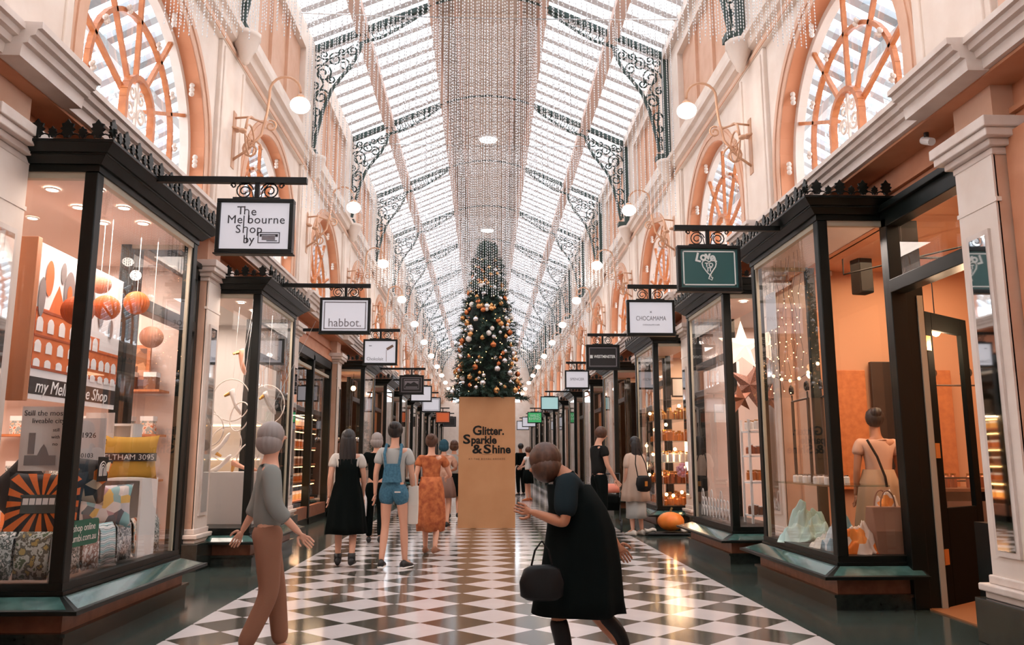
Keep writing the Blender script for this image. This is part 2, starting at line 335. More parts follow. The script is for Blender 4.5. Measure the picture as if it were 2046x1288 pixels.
# ================================================ GLASS ROOF
BLUSH = mat('blush_paint', (226, 196, 182), .6)  # pale bead haze over the purlins is mixed into the colour
RX = -.06; EZ, MZ, TZ = 8.80, 9.15, 9.78; ED, MD, TD = 3.40, 2.36, 1.14
ro = empty('ceiling', (RX, 0, 0)); st(ro, 'glazed barrel skylight with white bars running the length of the arcade', 'glass roof')
def rz(d): return EZ + (TZ - EZ) * (ED - d) / (ED - TD)
for s in (-1, 1):
    mb = MB(); nb = int((YB - YA) / .483)
    for i in range(nb):
        y = YA + .2 + i * .4833
        mb.add([(s * d, yy, rz(d) + dz) for yy in (y, y + .165) for d, dz in ((ED, 0), (TD, 0), (TD, .10), (ED, .10))], [(0, 1, 2, 3), (7, 6, 5, 4), (0, 4, 5, 1), (1, 5, 6, 2), (2, 6, 7, 3), (3, 7, 4, 0)])
    mb.build('glazing_bars', GREYP, ro)
    mb = MB(); mb.quad((s * ED, YA, rz(ED) + .06), (s * TD, YA, rz(TD) + .06), (s * TD, YB, rz(TD) + .06), (s * ED, YB, rz(ED) + .06)); mb.build('glass_pane', ROOFGL, ro)
    mb = MB(); a = MD; mb.extrude([(a - .11, rz(a) - .12), (a + .11, rz(a) - .16), (a + .11, rz(a) + .02), (a - .11, rz(a) + .04)], lambda p, q, t: (s * p, t, q), YA, YB); mb.build('purlin', BLUSH, ro)
    mb = MB(); mb.extrude([(ED - .12, EZ - .12), (ED + .12, EZ - .14), (ED + .12, EZ + .12), (ED - .12, EZ + .1)], lambda p, q, t: (s * p, t, q), YA, YB); mb.build('wall_plate', PALE, ro)
    mb = MB(); mb.box(min(s * 1.0, s * 1.14), max(s * 1.0, s * 1.14), YA, YB, TZ - .06, TZ + .1); mb.box(min(s * 1.0, s * 1.14), max(s * 1.0, s * 1.14), YA, YB, 10.18, 10.28)
    mb.box(min(s * .62, s * .70), max(s * .62, s * .70), YA, YB, 10.16, 10.26)
    y = YA
    while y < YB: mb.box(min(s * 1.02, s * 1.12), max(s * 1.02, s * 1.12), y, y + .16, TZ + .1, 10.18); y += .36
    mb.build('lantern_side', BLUSH, ro)
    mb = MB(); mb.quad((s * 1.13, YA, TZ), (s * 1.13, YB, TZ), (s * 1.13, YB, 10.26), (s * 1.13, YA, 10.26)); mb.build('louvre_backing', IRON, ro)
mb = MB(); mb.box(-1.14, 1.14, YA, YB, 10.26, 10.32); mb.build('lantern_top', PALE, ro)
mb = MB(); y = YA
while y < YB: mb.box(-1.05, 1.05, y, y + .08, 10.2, 10.26); y += P / 4
mb.build('lantern_ribs', CREAM, ro)

# ================================================ IRON TRUSSES
def make_truss():
    t = empty('roof_truss', (RX, 0, 0))
    for s in (-1, 1):
        mb = MB(); bw = .035
        mb.box(min(s * 3.28, s * 3.38), max(s * 3.28, s * 3.38), -.06, .06, 6.76, EZ - .02); mb.box(min(s * 3.12, s * 3.38), max(s * 3.12, s * 3.38), -.11, .11, 6.70, 6.79)
        mb.build('wall_post', IRON, t)
        mb = MB(); mb.extrude([(3.32, rz(3.32) - .14), (3.32, rz(3.32) - .02), (TD, TZ - .02), (TD, TZ - .12)], lambda p, q, u: (s * p, u, q), -.045, .045)
        mb.build('rafter', IRON, t)
        inner = [(3.12, 6.66), (3.06, 7.0), (2.96, 7.44), (2.83, 7.79), (2.66, 8.05), (2.5, 8.24), (2.36, 8.52), (2.29, 8.75)]
        mb = MB(); mb.tube([(s * (d + .07), 0, z + .2) for d, z in inner], .034, 6)
        chord = [(2.36, 8.95), (2.0, 9.06), (1.7, 9.24), (1.4, 9.44), (TD, 9.64)]
        mb.tube([(s * d, 0, z) for d, z in chord], .030, 6); mb.build('curved_chord', IRON, t)
        mb = MB()
        for i in range(9):
            d = 2.2 - i * .12; z0 = np.interp(-d, [-2.29, -2.0, -1.7, -1.4, -1.12], [8.97, 9.06, 9.24, 9.44, 9.64]); z1 = rz(d) - .08
            rr = (z1 - z0) / 2
            mb.tube([(s * (d + rr * .9 * cos(a)), 0, (z0 + z1) / 2 + rr * sin(a)) for a in [2 * pi * j / 8 for j in range(9)]], .012, 4)
        mb.build('ring_lattice', IRON, t)
        mb = MB()
        f2 = lambda a, b: (s * (a + .07), 0, b + .2)
        for cx, cz, R_, a0, tn in ((3.0, 8.12, .20, 0, 1.6), (2.78, 8.40, .14, 2, -1.5), (2.62, 8.30, .12, 1, 1.4), (3.02, 7.66, .15, 3, -1.5), (3.1, 7.34, .10, 0, 1.3), (3.13, 7.1, .07, 2, -1.3), (3.15, 6.9, .05, 1, 1.2),
                                   (2.46, 8.58, .10, 0, -1.3), (2.98, 8.48, .09, 4, 1.3), (2.84, 8.0, .09, 1, -1.4), (2.66, 8.56, .08, 3, 1.3), (3.1, 8.42, .08, 1, -1.2), (3.14, 7.86, .08, 1, 1.3), (2.36, 8.7, .06, 1, 1.2)):
            mb.tube(spiral((cx, cz), R_, R_ * .2, a0, tn, 22, f2), .018, 4)
        mb.tube([f2(*p) for p in ((3.17, 6.7), (3.1, 7.2), (3.14, 7.6), (2.98, 7.9), (3.1, 8.2), (2.9, 8.4), (2.7, 8.5), (2.45, 8.7))], .018, 4)
        mb.build('scroll_spandrel', IRON, t)
    mb = MB(); mb.tube([(-TD, 0, 9.72)] + [(d, 0, 9.72 + .24 * (1 - (d / TD) ** 2)) for d in (-.8, -.4, 0, .4, .8)] + [(TD, 0, 9.72)], .025, 6)
    mb.build('lantern_arch', IRON, t)
    return t
tr0 = make_truss()
for i, k in enumerate(range(-1, NB)):
    t = tr0 if i == 0 else copy_tree(tr0)
    t.location = (RX, PY(k), 0); st(t, 'arched iron roof truss with scrollwork spandrels, %s overhead' % ORD[i], 'roof truss')

# ================================================ SIDE LIGHT WELLS BEHIND THE ARCHED WINDOWS
for s in (-1, 1):
    X = fx(s); t = st(empty('ceiling', (0, 0, 0)), 'sloping glazed light well roof outside the arched windows on the %s' % SIDE[s], 'glass roof'); mb = MB(); n = int((YB - YA) / .40)
    for i in range(n):
        y = YA + i * .40; mb.add([(X(d), yy, z + dz) for yy in (y, y + .14) for d, z, dz in ((7.6, 5.6, 0), (3.75, 7.7, 0), (3.75, 7.7, .1), (7.6, 5.6, .1))], [(0, 1, 2, 3), (7, 6, 5, 4), (0, 4, 5, 1), (1, 5, 6, 2), (2, 6, 7, 3), (3, 7, 4, 0)])
    mb.build('glazing_bars', mat('weathered_bar', (150, 156, 160), .7), t)
    mb = MB(); mb.box(min(X(5.2), X(5.34)), max(X(5.2), X(5.34)), YA, YB, 6.66, 6.82); mb.box(min(X(3.72), X(3.9)), max(X(3.72), X(3.9)), YA, YB, 6.4, 7.9); mb.build('beam', mat('grey_render', (178, 180, 180), .8), t)
# plain walls added out of view behind the camera to keep sky light out
for s in (-1, 1):
    X = fx(s); st(MB().box(min(X(3.5), X(3.7)), max(X(3.5), X(3.7)), YA, 5.28, 0, 3.5).build('wall_%s.002' % SIDE[s], ORANGE), 'terracotta lower wall beside the entrance on the %s' % SIDE[s], 'wall')
mb = MB(); mb.box(-3.8, 3.8, YA - .15, YA, 0, 10); st(mb.build('wall_front', CREAM), 'cream wall closing the arcade behind the viewer', 'wall')

# ================================================ END WALL
YE = PY(NB - 1) + .3
mb = MB(); mb.box(-7, 7, YE, YE + .2, 0, 4.4)
A = [pi * i / 24 for i in range(25)]; R_ = 2.5
mb2 = MB(); pts = [(-R_ * cos(a), 5.2 + R_ * 1.0 * sin(a)) for a in A]
mb.box(-7, -2.5, YE, YE + .2, 4.4, 9.5); mb.box(2.5, 7, YE, YE + .2, 4.4, 9.5); mb.box(-2.5, 2.5, YE, YE + .2, 4.4, 5.2)
for (xa, za), (xb, zb) in zip(pts[:-1], pts[1:]): mb.quad((xa, YE, za), (xb, YE, zb), (xb, YE, 10.3), (xa, YE, 10.3))
st(mb.build('wall_back', CREAM), 'pale end wall closing the far end of the arcade', 'wall')
e = empty('window_60', (0, YE + .1, 0)); st(e, 'great lunette window in the far end wall', 'window')
mb2.add([(x, 0, z) for x, z in pts], [tuple(range(len(pts)))]); mb2.build('glass_pane', ROOFGL, e)
mb = MB()
for q in (.99, .62, .25): mb.tube([(x * q, -.02, 5.2 + (z - 5.2) * q) for x, z in pts], .07, 6)
for a in (20, 50, 90, 130, 160): mb.tube([(.6 * cos(radians(a)), -.02, 5.2 + .6 * sin(radians(a))), (2.5 * cos(radians(a)), -.02, 5.2 + 2.5 * sin(radians(a)))], .05, 6)
mb.build('glazing_bars', WOOD, e)
# ================================================ SHOPFRONTS
def leaf_poly(h, w_):
    """outline of a cast iron palmette of height h"""
    half = [(.10, 0), (.14, .12), (.42, .22), (.30, .34), (.5, .48), (.34, .56), (.42, .74), (.2, .78), (0, 1.0)]
    return [(x * w_, z * h) for x, z in half] + [(-x * w_, z * h) for x, z in half[:-1][::-1]]
def cresting(mb, a, b, nrm, z, step=.105):
    """row of palmettes from a to b (x,y) standing on z"""
    L_ = sqrt((b[0] - a[0]) ** 2 + (b[1] - a[1]) ** 2); n = max(1, int(L_ / step)); ux, uy = (b[0] - a[0]) / L_, (b[1] - a[1]) / L_
    for i in range(n + 1):
        t = i * L_ / n; tall = i % 2 == 0
        mb.extrude(leaf_poly(.14 if tall else .085, .105 if tall else .065), lambda p, q, u: (a[0] + ux * (t + p) + nrm[0] * u, a[1] + uy * (t + p) + nrm[1] * u, z + .012 + q), -.008, .008)
        if i < n:
            tm = t + L_ / n / 2
            mb.tube([(a[0] + ux * (tm + .035 * cos(q)), a[1] + uy * (tm + .035 * cos(q)), z + .012 + .03 * sin(q)) for q in (0, .8, 1.6, 2.4, 3.14)], .006, 4)
def bay_window(name, s, y0, y1, zt, label, soff=None, back=3.6):
    """three sided box bay: near return, front, far return. zt = top of glass"""
    X = fx(s); t = empty(name, (0, 0, 0)); st(t, label, 'bay window'); e = 1e-3
    def B(mb, d0, d1, a, b, z0, z1): mb.box(min(X(d0), X(d1)), max(X(d0), X(d1)), a, b, z0, z1); return mb
    def ring(mb, dep, z0, z1, dep2=None):
        """solid skirt round the bay at outset dep (bottom) / dep2 (top)"""
        q = dep if dep2 is None else dep2
        mb.add([(X(back), y0 - dep, z0), (X(2.92 - dep), y0 - dep, z0), (X(2.92 - dep), y1 + dep, z0), (X(back), y1 + dep, z0), (X(back), y0 - q, z1), (X(2.92 - q), y0 - q, z1), (X(2.92 - q), y1 + q, z1), (X(back), y1 + q, z1)],
               [(0, 1, 2, 3), (4, 5, 6, 7), (0, 1, 5, 4), (1, 2, 6, 5), (2, 3, 7, 6), (3, 0, 4, 7)])
    mb = MB(); ring(mb, .08, 0, .10); ring(mb, .10, .10, .125); mb.build('plinth', STONE, t)
    mb = MB(); ring(mb, .05, .125, .26); mb.build('stall_panel', PANEL, t)
    mb = MB(); ring(mb, .22, .26, .285); ring(mb, .20, .285, .355, .02); sl = mb.build('sloping_sill', GREEN, t)
    mb = MB()                                                            # inset slabs on the sill
    nrm = [(X(2.92 - .19), y0 + .0, X(2.92 - .04), y0 + .06, y1 + .0, y1 - .06)]
    def slab(a, b, c, d): mb.quad(a, b, c, d)
    z0, z1, o0, o1 = .292, .350, .185, .045
    slab((X(2.92 - o0), y0 - o0 + .05, z0), (X(2.92 - o0), y1 + o0 - .05, z0), (X(2.92 - o1), y1 + o1 - .03, z1), (X(2.92 - o1), y0 - o1 + .03, z1))
    slab((X(2.92 - o0 + .05), y0 - o0, z0), (X(back - .02), y0 - o0, z0), (X(back - .02), y0 - o1, z1), (X(2.92 - o1 + .03), y0 - o1, z1))
    mb.build('slate_inset', SILL, sl)
    mb = MB(); ring(mb, .03, .355, .38); ring(mb, .015, .38, .43); mb.build('bottom_rail', GREEN, t)
    f = MB(); p = .05
    for (d, yy) in ((2.92, y0), (2.92, y1)): B(f, d - .012, d + .085, yy - .012 if yy == y0 else yy - .085, yy + .085 if yy == y0 else yy + .012, .42, zt)
    for yy in (y0, y1): B(f, back - .08, back + .02, yy - .01 if yy == y0 else yy - .06, yy + .06 if yy == y0 else yy + .01, .42, zt)
    f.build('corner_posts', GREEN, t, bevel=.008)
    f = MB(); B(f, 2.915, 2.965, y0 + .08, y1 - .08, zt - .05, zt); B(f, 3.0, back - .06, y0, y0 + .05, zt - .05, zt); B(f, 3.0, back - .06, y1 - .05, y1, zt - .05, zt)
    B(f, 2.925, 2.955, y1 - .115, y1 - .085, .43, zt - .05)
    f.build('inner_bead', BRASSY, t)
    mb = MB(); mb.quad((X(2.935), y0 + .07, .42), (X(2.935), y1 - .07, .42), (X(2.935), y1 - .07, zt), (X(2.935), y0 + .07, zt)); mb.build('glass_pane', GLASS, t)
    for yy, nm in ((y0 + .02, 'glass_pane'), (y1 - .02, 'glass_pane')):
        mb = MB(); mb.quad((X(2.99), yy, .42), (X(back - .05), yy, .42), (X(back - .05), yy, zt), (X(2.99), yy, zt)); mb.build(nm, GLASS, t)
    mb = MB()
    for q0, q1, a, b in ((.02, .02, zt, zt + .05), (.04, .09, zt + .05, zt + .10), (.10, .10, zt + .10, zt + .115), (.11, .17, zt + .115, zt + .165), (.18, .18, zt + .165, zt + .185)): ring(mb, q0, a, b, q1)
    fa = mb.build('fascia', GREEN, t)
    mb = MB(); B(mb, 2.97, back + .06, y0 + .02, y1 - .02, zt - .012, zt - .004); mb.build('soffit', soff or PINKW, t)
    mb = MB(); q = .165; cresting(mb, (X(2.92 - q), y0 - q), (X(2.92 - q), y1 + q), (s, 0), zt + .185); cresting(mb, (X(back - .1), y0 - q), (X(2.92 - q), y0 - q), (0, 1), zt + .185)
    mb.build('cresting', GREEN, fa)
    return t
PINKW = mat('pink_shop_wall', (226, 204, 192), .7)
BRASSY = mat('bead_beige', (176, 166, 146), .5)
INT = {}
def interior(s, y0, y1, wall, ceil, floor, label, depth=6.6, zc=3.52, lp=60, lcol=WARM, df=3.62):
    X = fx(s); wl = st(empty('shop_room', (0, 0, 0)), label, 'room'); wl['kind'] = 'structure'
    def B(mb, d0, d1, a, b, z0, z1): mb.box(min(X(d0), X(d1)), max(X(d0), X(d1)), a, b, z0, z1); return mb
    mb = MB(); B(mb, depth, depth + .1, y0, y1, 0, zc); B(mb, 3.62, depth, y0 - .08, y0, 0, zc); B(mb, 3.62, depth, y1, y1 + .08, 0, zc); mb.build('wall', wall, wl)
    B(MB(), df, depth, y0, y1, zc, zc + .06).build('ceiling', ceil, wl); B(MB(), 3.62, depth, y0, y1, .0, .012).build('floor', floor, wl)
    light('shop_light', ((X(4.7)), (y0 + y1) / 2, zc - .05), lp, lcol, 1.6, min(3., y1 - y0 - .6), (0, 0, 0))
    return wl
def doorway(s, y0, y1, label, num, d=3.56, zt=3.42, transom=2.72, leaf=True, dark=False):
    X = fx(s); t = st(empty('door_%d' % num, (0, 0, 0)), label, 'shop door')
    def B(mb, d0, d1, a, b, z0, z1): mb.box(min(X(d0), X(d1)), max(X(d0), X(d1)), a, b, z0, z1); return mb
    mb = MB(); B(mb, d - .06, d + .08, y0, y0 + .09, 0, zt); B(mb, d - .06, d + .08, y1 - .09, y1, 0, zt); B(mb, d - .06, d + .08, y0, y1, zt - .08, zt + .10); B(mb, d - .10, d + .08, y0, y1, zt + .06, zt + .12)
    B(mb, d - .07, d + .08, y0 + .09, y1 - .09, transom, transom + .12); mb.build('door_frame', GREEN, t, bevel=.006)
    mb = MB(); mb.quad((X(d), y0 + .09, transom + .12), (X(d), y1 - .09, transom + .12), (X(d), y1 - .09, zt - .08), (X(d), y0 + .09, zt - .08)); mb.build('transom_pane', GLASS, t)
    return t
def door_leaf(t, hinge, ang, w_, s, zt=2.70, mtl=None):
    """glazed leaf hung at hinge (x,y), turned by ang"""
    lf = empty('door_leaf', (hinge[0], hinge[1], .01), ang); lf.parent = t
    mb = MB(); e = .022
    mb.box(0, .13, -e, e, 0, zt); mb.box(w_ - .13, w_, -e, e, 0, zt); mb.box(.13, w_ - .13, -e, e, 0, .82); mb.box(.13, w_ - .13, -e, e, zt - .16, zt)
    mb.build('leaf_frame', mtl or LEAFM, lf, bevel=.005)
    mb = MB(); mb.quad((.12, 0, .8), (w_ - .12, 0, .8), (w_ - .12, 0, zt - .14), (.12, 0, zt - .14)); mb.build('leaf_glass', GLASS, lf)
    mb = MB()
    for z in (.35, 1.25, 2.2): mb.box(-.035, .05, -.04, .04, z, z + .13)
    mb.build('hinge', BRASS, lf)
    return lf
bay_window('window_80', -1, 5.76, 7.82, 3.32, 'souvenir shop bay window full of cushions and tea towels, nearest on the left')
bay_window('window_81', -1, 10.12, 12.02, 3.30, 'shoe shop bay window behind the blurred pedestrian, second on the left')
bay_window('window_82', 1, 7.12, 8.98, 3.42, 'bay window of the shop with the teal heart sign, nearest on the right')
bay_window('window_83', 1, 10.12, 12.0, 3.34, 'bay window with white loops and shelf of jars, second on the right')
bay_window('window_84', 1, 14.52, 16.3, 3.32, 'bay window glittering with fairy lights beyond the second shop on the right')
LEAFM = mat('matt_black_door', (8, 11, 10), .75, spec=.1); GREYW = mat('warm_grey_wall', (212, 204, 198), .7); ORW = mat('amber_shop_wall', (208, 158, 126), .7); WOODF = mat('oak_floor', (170, 110, 70), .4)
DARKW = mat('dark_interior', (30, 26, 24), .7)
interior(-1, 5.76, 9.6, PINKW, PINKW, WOODF, 'pink walled souvenir shop interior', lp=95, lcol=PINK)
interior(-1, 10.14, 13.98, GREYW, GREYW, GREYW, 'pale shoe shop interior', lp=62, lcol=PINK)
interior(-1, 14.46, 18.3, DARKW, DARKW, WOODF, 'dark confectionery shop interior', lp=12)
interior(1, 5.76, 9.6, ORW, ORW, WOODF, 'amber lit gift shop interior', lp=60)
interior(1, 10.14, 13.98, PINKW, GREYW, WOODF, 'homeware shop interior', lp=60, lcol=PINK)
interior(1, 14.46, 18.3, PINKW, ORW, WOODF, 'glittering decoration shop interior', lp=60)
interior(-1, 18.8, 22.7, ORW, ORW, WOODF, 'orange cafe interior', lp=60)
interior(1, 18.8, 22.7, ORW, ORW, WOODF, 'warm shop interior, fourth bay on the right', lp=60)
# near shops doors
d0 = doorway(1, 5.76, 7.10, 'open dark green shop door with glazed transom beside the nearest right bay', 1)
X1 = fx(1)
door_leaf(d0, (X1(3.80), 7.08), radians(36), .84, 1, 2.56)
mb = MB(); mb.box(X1(3.60), X1(3.80), 7.03, 7.11, 0, 3.4); mb.build('deep_jamb', GREEN, d0); mb = MB(); mb.box(X1(3.735), X1(3.785), 7.015, 7.03, 0, 2.7); mb.build('door_bead', BRASSY, d0)
doorway(-1, 7.92, 9.62, 'dark shop doorway beyond the souvenir bay window', 2)
doorway(-1, 12.12, 13.98, 'dark framed doorway beyond the shoe shop window', 3)
st(MB().box(X1(3.56), X1(3.62), 9.02, 9.44, .3, 3.4).build('wall_right.003', PEACH), 'narrow peach wall panel between the nearest right bay and the next pillar', 'wall'); st(MB().box(X1(3.52), X1(3.64), 9.02, 9.44, 0, .3).build('baseboard_right', STONE), 'dark stone base under the narrow peach panel', 'baseboard')
doorway(1, 12.1, 13.96, 'dark doorway between the second and third right bays', 5)
doorway(1, 16.4, 18.34, 'dark doorway beyond the fairy light window', 6)
# returns between bay and pier where no door
# recessed confectionery front, left bay 3
X0 = fx(-1)
t = st(empty('window_86', (0, 0, 0)), 'wide dark framed confectionery shopfront with lit display shelves', 'shopfront')
def B(mb, X, d0, d1, a, b, z0, z1): mb.box(min(X(d0), X(d1)), max(X(d0), X(d1)), a, b, z0, z1); return mb
mb = MB()
for a in (14.46, 16.2, 18.02): B(mb, X0, 3.5, 3.64, a, a + .12, 0, 3.3)
B(mb, X0, 3.5, 3.64, 14.46, 18.14, 3.2, 3.36); B(mb, X0, 3.5, 3.64, 14.46, 18.14, 0, .12); mb.build('shopfront_frame', GREEN, t)
B(MB(), X0, 3.52, 3.62, 14.58, 18.02, .12, .34).build('stall_panel', PANEL, t)
B(MB(), X0, 3.54, 3.60, 14.58, 18.02, 3.0, 3.06).build('glazing_bar', BRASSY, t)
mb = MB(); mb.quad((X0(3.57), 14.5, .3), (X0(3.57), 18.0, .3), (X0(3.57), 18.0, 3.3), (X0(3.57), 14.5, 3.3)); mb.build('glass_pane', GLASS, t)
# far bays: generic box bays + doors on both sides
n = 87
for s in (-1, 1):
    for k in range(3, NB - 1):
        y = PY(k) + .35
        bay_window('window_%d' % n, s, y + .15, y + 1.95, 3.32, 'dark framed bay window far down the %s side, %s shop along' % (SIDE[s], ORD[k])); n += 1
        doorway(s, y + 2.05, PY(k + 1) - .25, 'dark doorway far down the %s side, %s shop along' % (SIDE[s], ORD[k]), n)
        if k > 3: interior(s, PY(k) + .24, PY(k + 1) - .24, PINKW if k % 2 else ORW, PINKW, WOODF, 'lit interior of the %s shop on the %s' % (ORD[k], SIDE[s]), depth=4.9, lp=22)
# ================================================ BEAD CURTAINS
BEAD = mat('glass_bead', (236, 238, 240), .12, spec=.9)
def bead_curtain(i, yc, step, pitch, r):
    rng = np.random.default_rng(40 + i); tops = 8.70
    xs = []
    for row in (0, 1):
        x = -3.1 + (.5 * step * row)
        while x < 3.1:
            xs.append((x + rng.uniform(-.008, .008), yc + row * .16 + rng.uniform(-.02, .02))); x += step
    pts = []
    for x, y in xs:
        ax = abs(x - RX); zt = min(tops, rz(max(ax, TD)) - .14)
        zb = 3.84 if ax < .6 else (4.2 if ax < .85 else (5.2 if ax > 1.6 else 4.8))
        zb += rng.uniform(0, .10)
        n = int((zt - zb) / pitch); z = zb + rng.uniform(0, pitch) + np.arange(n) * pitch
        pts.append(np.stack([np.full(n, x), np.full(n, y), z], 1))
    pts = np.concatenate(pts); n = len(pts)
    oct_ = np.array([(r, 0, 0), (0, r, 0), (-r, 0, 0), (0, -r, 0), (0, 0, pitch * .47), (0, 0, -pitch * .47)])
    V = (pts[:, None, :] + oct_[None]).reshape(-1, 3)
    F = np.array([(0, 1, 4), (1, 2, 4), (2, 3, 4), (3, 0, 4), (1, 0, 5), (2, 1, 5), (3, 2, 5), (0, 3, 5)])
    F = (F[None] + (np.arange(n) * 6)[:, None, None]).reshape(-1)
    me = bpy.data.meshes.new('bead_curtain'); me.vertices.add(len(V)); me.vertices.foreach_set('co', V.ravel())
    me.loops.add(len(F)); me.loops.foreach_set('vertex_index', F); k = len(F) // 3; me.polygons.add(k)
    me.polygons.foreach_set('loop_start', np.arange(k) * 3); me.polygons.foreach_set('loop_total', np.full(k, 3)); me.update(); me.materials.append(BEAD)
    o = bpy.data.objects.new('bead_curtain', me); COL.objects.link(o)
    tag(o, 'curtain of clear glass bead strings hung from a wire across the arcade, %s overhead' % ORD[i], 'bead curtain', kind='stuff')
    w_ = MB(); w_.tube([(x + RX, yc, 8.74 - .04 * (1 - (x / 3.28) ** 2)) for x in (-3.28, -1.6, 0, 1.6, 3.28)], .012, 5); w_.build('wire', CHROME, o)
for i, yc in enumerate((7.1, 12.87, 18.64, 24.4, 30.2, 36.0)):
    bead_curtain(i, yc, (.055, .07, .085, .11, .14, .18)[i], (.034, .044, .055, .07, .1, .1)[i], (.0065, .008, .010, .012, .015, .018)[i])

# ================================================ GLOBE LAMPS ON SWAN NECKS
def make_bracket_lamp():
    t = empty('globe_wall_lamp'); f = lambda d, z: (3.33 - d, 0, z)    # local x runs out from the wall
    PALEB = mat('bracket_bronze', (204, 158, 126), .45)
    mb = MB(); L_ = lambda d, z: (d, 0, z)
    mb.box(0, .04, -.06, .06, 4.75, 5.5); mb.lathe([(.01, 0), (.09, .01), (.09, .03), (.01, .04)], (.03, 0, 5.25), 10)
    mb.build('wall_plate', PALEB, t)
    mb = MB(); mb.tube([L_(.02, 4.85), L_(.2, 4.98), L_(.38, 5.2), L_(.44, 5.5), L_(.46, 5.72)] + [L_(.66 - .20 * cos(a), 5.80 + .20 * sin(a)) for a in [pi * i / 10 for i in range(0, 10)]] + [L_(.86, 5.78)], .017, 7)
    mb.tube([L_(.02, 5.42), L_(.2, 5.44), L_(.42, 5.36)], .014, 6)
    mb.build('swan_neck', PALEB, t, smooth=True)
    mb = MB(); mb.tube([(.24, .20 * cos(a), 5.12 + .20 * sin(a)) for a in [2 * pi * i / 20 for i in range(21)]], .013, 6)
    for j in range(10):
        a = 2 * pi * j / 10; mb.tube([(.24, 0, 5.12), (.24, .10 * cos(a), 5.12 + .10 * sin(a))], [.02, .006], 5)
    mb.tube([(.24, .09 * cos(a), 5.12 + .09 * sin(a)) for a in [pi + pi * i / 10 for i in range(11)]], .012, 5)
    mb.tube([(.24, 0, 5.12), (.24, -.30, 5.12)], .012, 5); mb.lathe([(.01, 0), (.05, .02), (.05, .05), (.01, .06)], (.24, -.31, 5.09), 8)
    mb.tube([(.24, -.2, 5.2), (.24, -.14, 5.36), (.24, 0, 5.45), (.24, .08, 5.46)], [.016, .014, .012, .02], 6)
    mb.build('scroll_ring', PALEB, t, smooth=True)
    mb = MB(); mb.tube([(x, y, z) for x, z, y in [(p[0] + .1, p[1], 0) for p in spiral((.16, 5.0), .14, .03, 0, 1.5, 20)]], .014, 5); mb.tube([(p[0], .0, p[1]) for p in spiral((.5, 5.32), .08, .02, 2, -1.4, 16)], .012, 5)
    mb.build('scroll', PALEB, t)
    mb = MB(); mb.lathe([(.012, 5.70), (.02, 5.76), (.05, 5.74), (.06, 5.70), (.05, 5.68)], (.86, 0, 0), 12); g0 = mb.build('cap', PALEB, t, smooth=True)
    mb = MB(); mb.ball((.86, 0, 5.61), .128, 28, 16, .80); mb.build('globe', GLOBE, t, smooth=True)
    return t
lp0 = make_bracket_lamp(); first = True
for s in (-1, 1):
    for i, k in enumerate(range(0, NB)):
        t = lp0 if first else copy_tree(lp0); first = False
        t.location = (fx(s)(3.36), PY(k) + .12, .16); t.scale = (-s, 1, 1)
        tag(t, 'cream wrought iron bracket lamp with lit white globe, %s along the %s upper wall' % (ORD[i], SIDE[s]), 'wall lamp', 'globe lamps on the upper walls')
        if k < 5: light('globe_light', (fx(s)(2.3), PY(k) + .12, 5.45), 10, PINK, .12, kind='POINT')
# ridge lamps
def make_disc():
    t = empty('ceiling_lamp'); MB().lathe([(.24, 0), (.26, .04), (.2, .09), (.02, .10)], (0, 0, 9.57), 24).build('housing', WHITE, t)
    MB().lathe([(.001, -.012), (.21, -.012), (.235, 0), (.001, .002)], (0, 0, 9.57), 24).build('diffuser', DISC, t)
    mb = MB(); mb.tube([(0, 0, 9.66), (0, 0, 10.26)], .012, 6); mb.build('rod', WHITE, t); return t
d_ = make_disc()
for i in range(5):
    t = d_ if i == 0 else copy_tree(d_); t.location = (RX + .02, 11.7 + 8.7 * i, 0)
    tag(t, 'round white disc lamp under the skylight ridge, %s overhead' % ORD[i], 'ceiling lamp', 'disc lamps along the ridge')

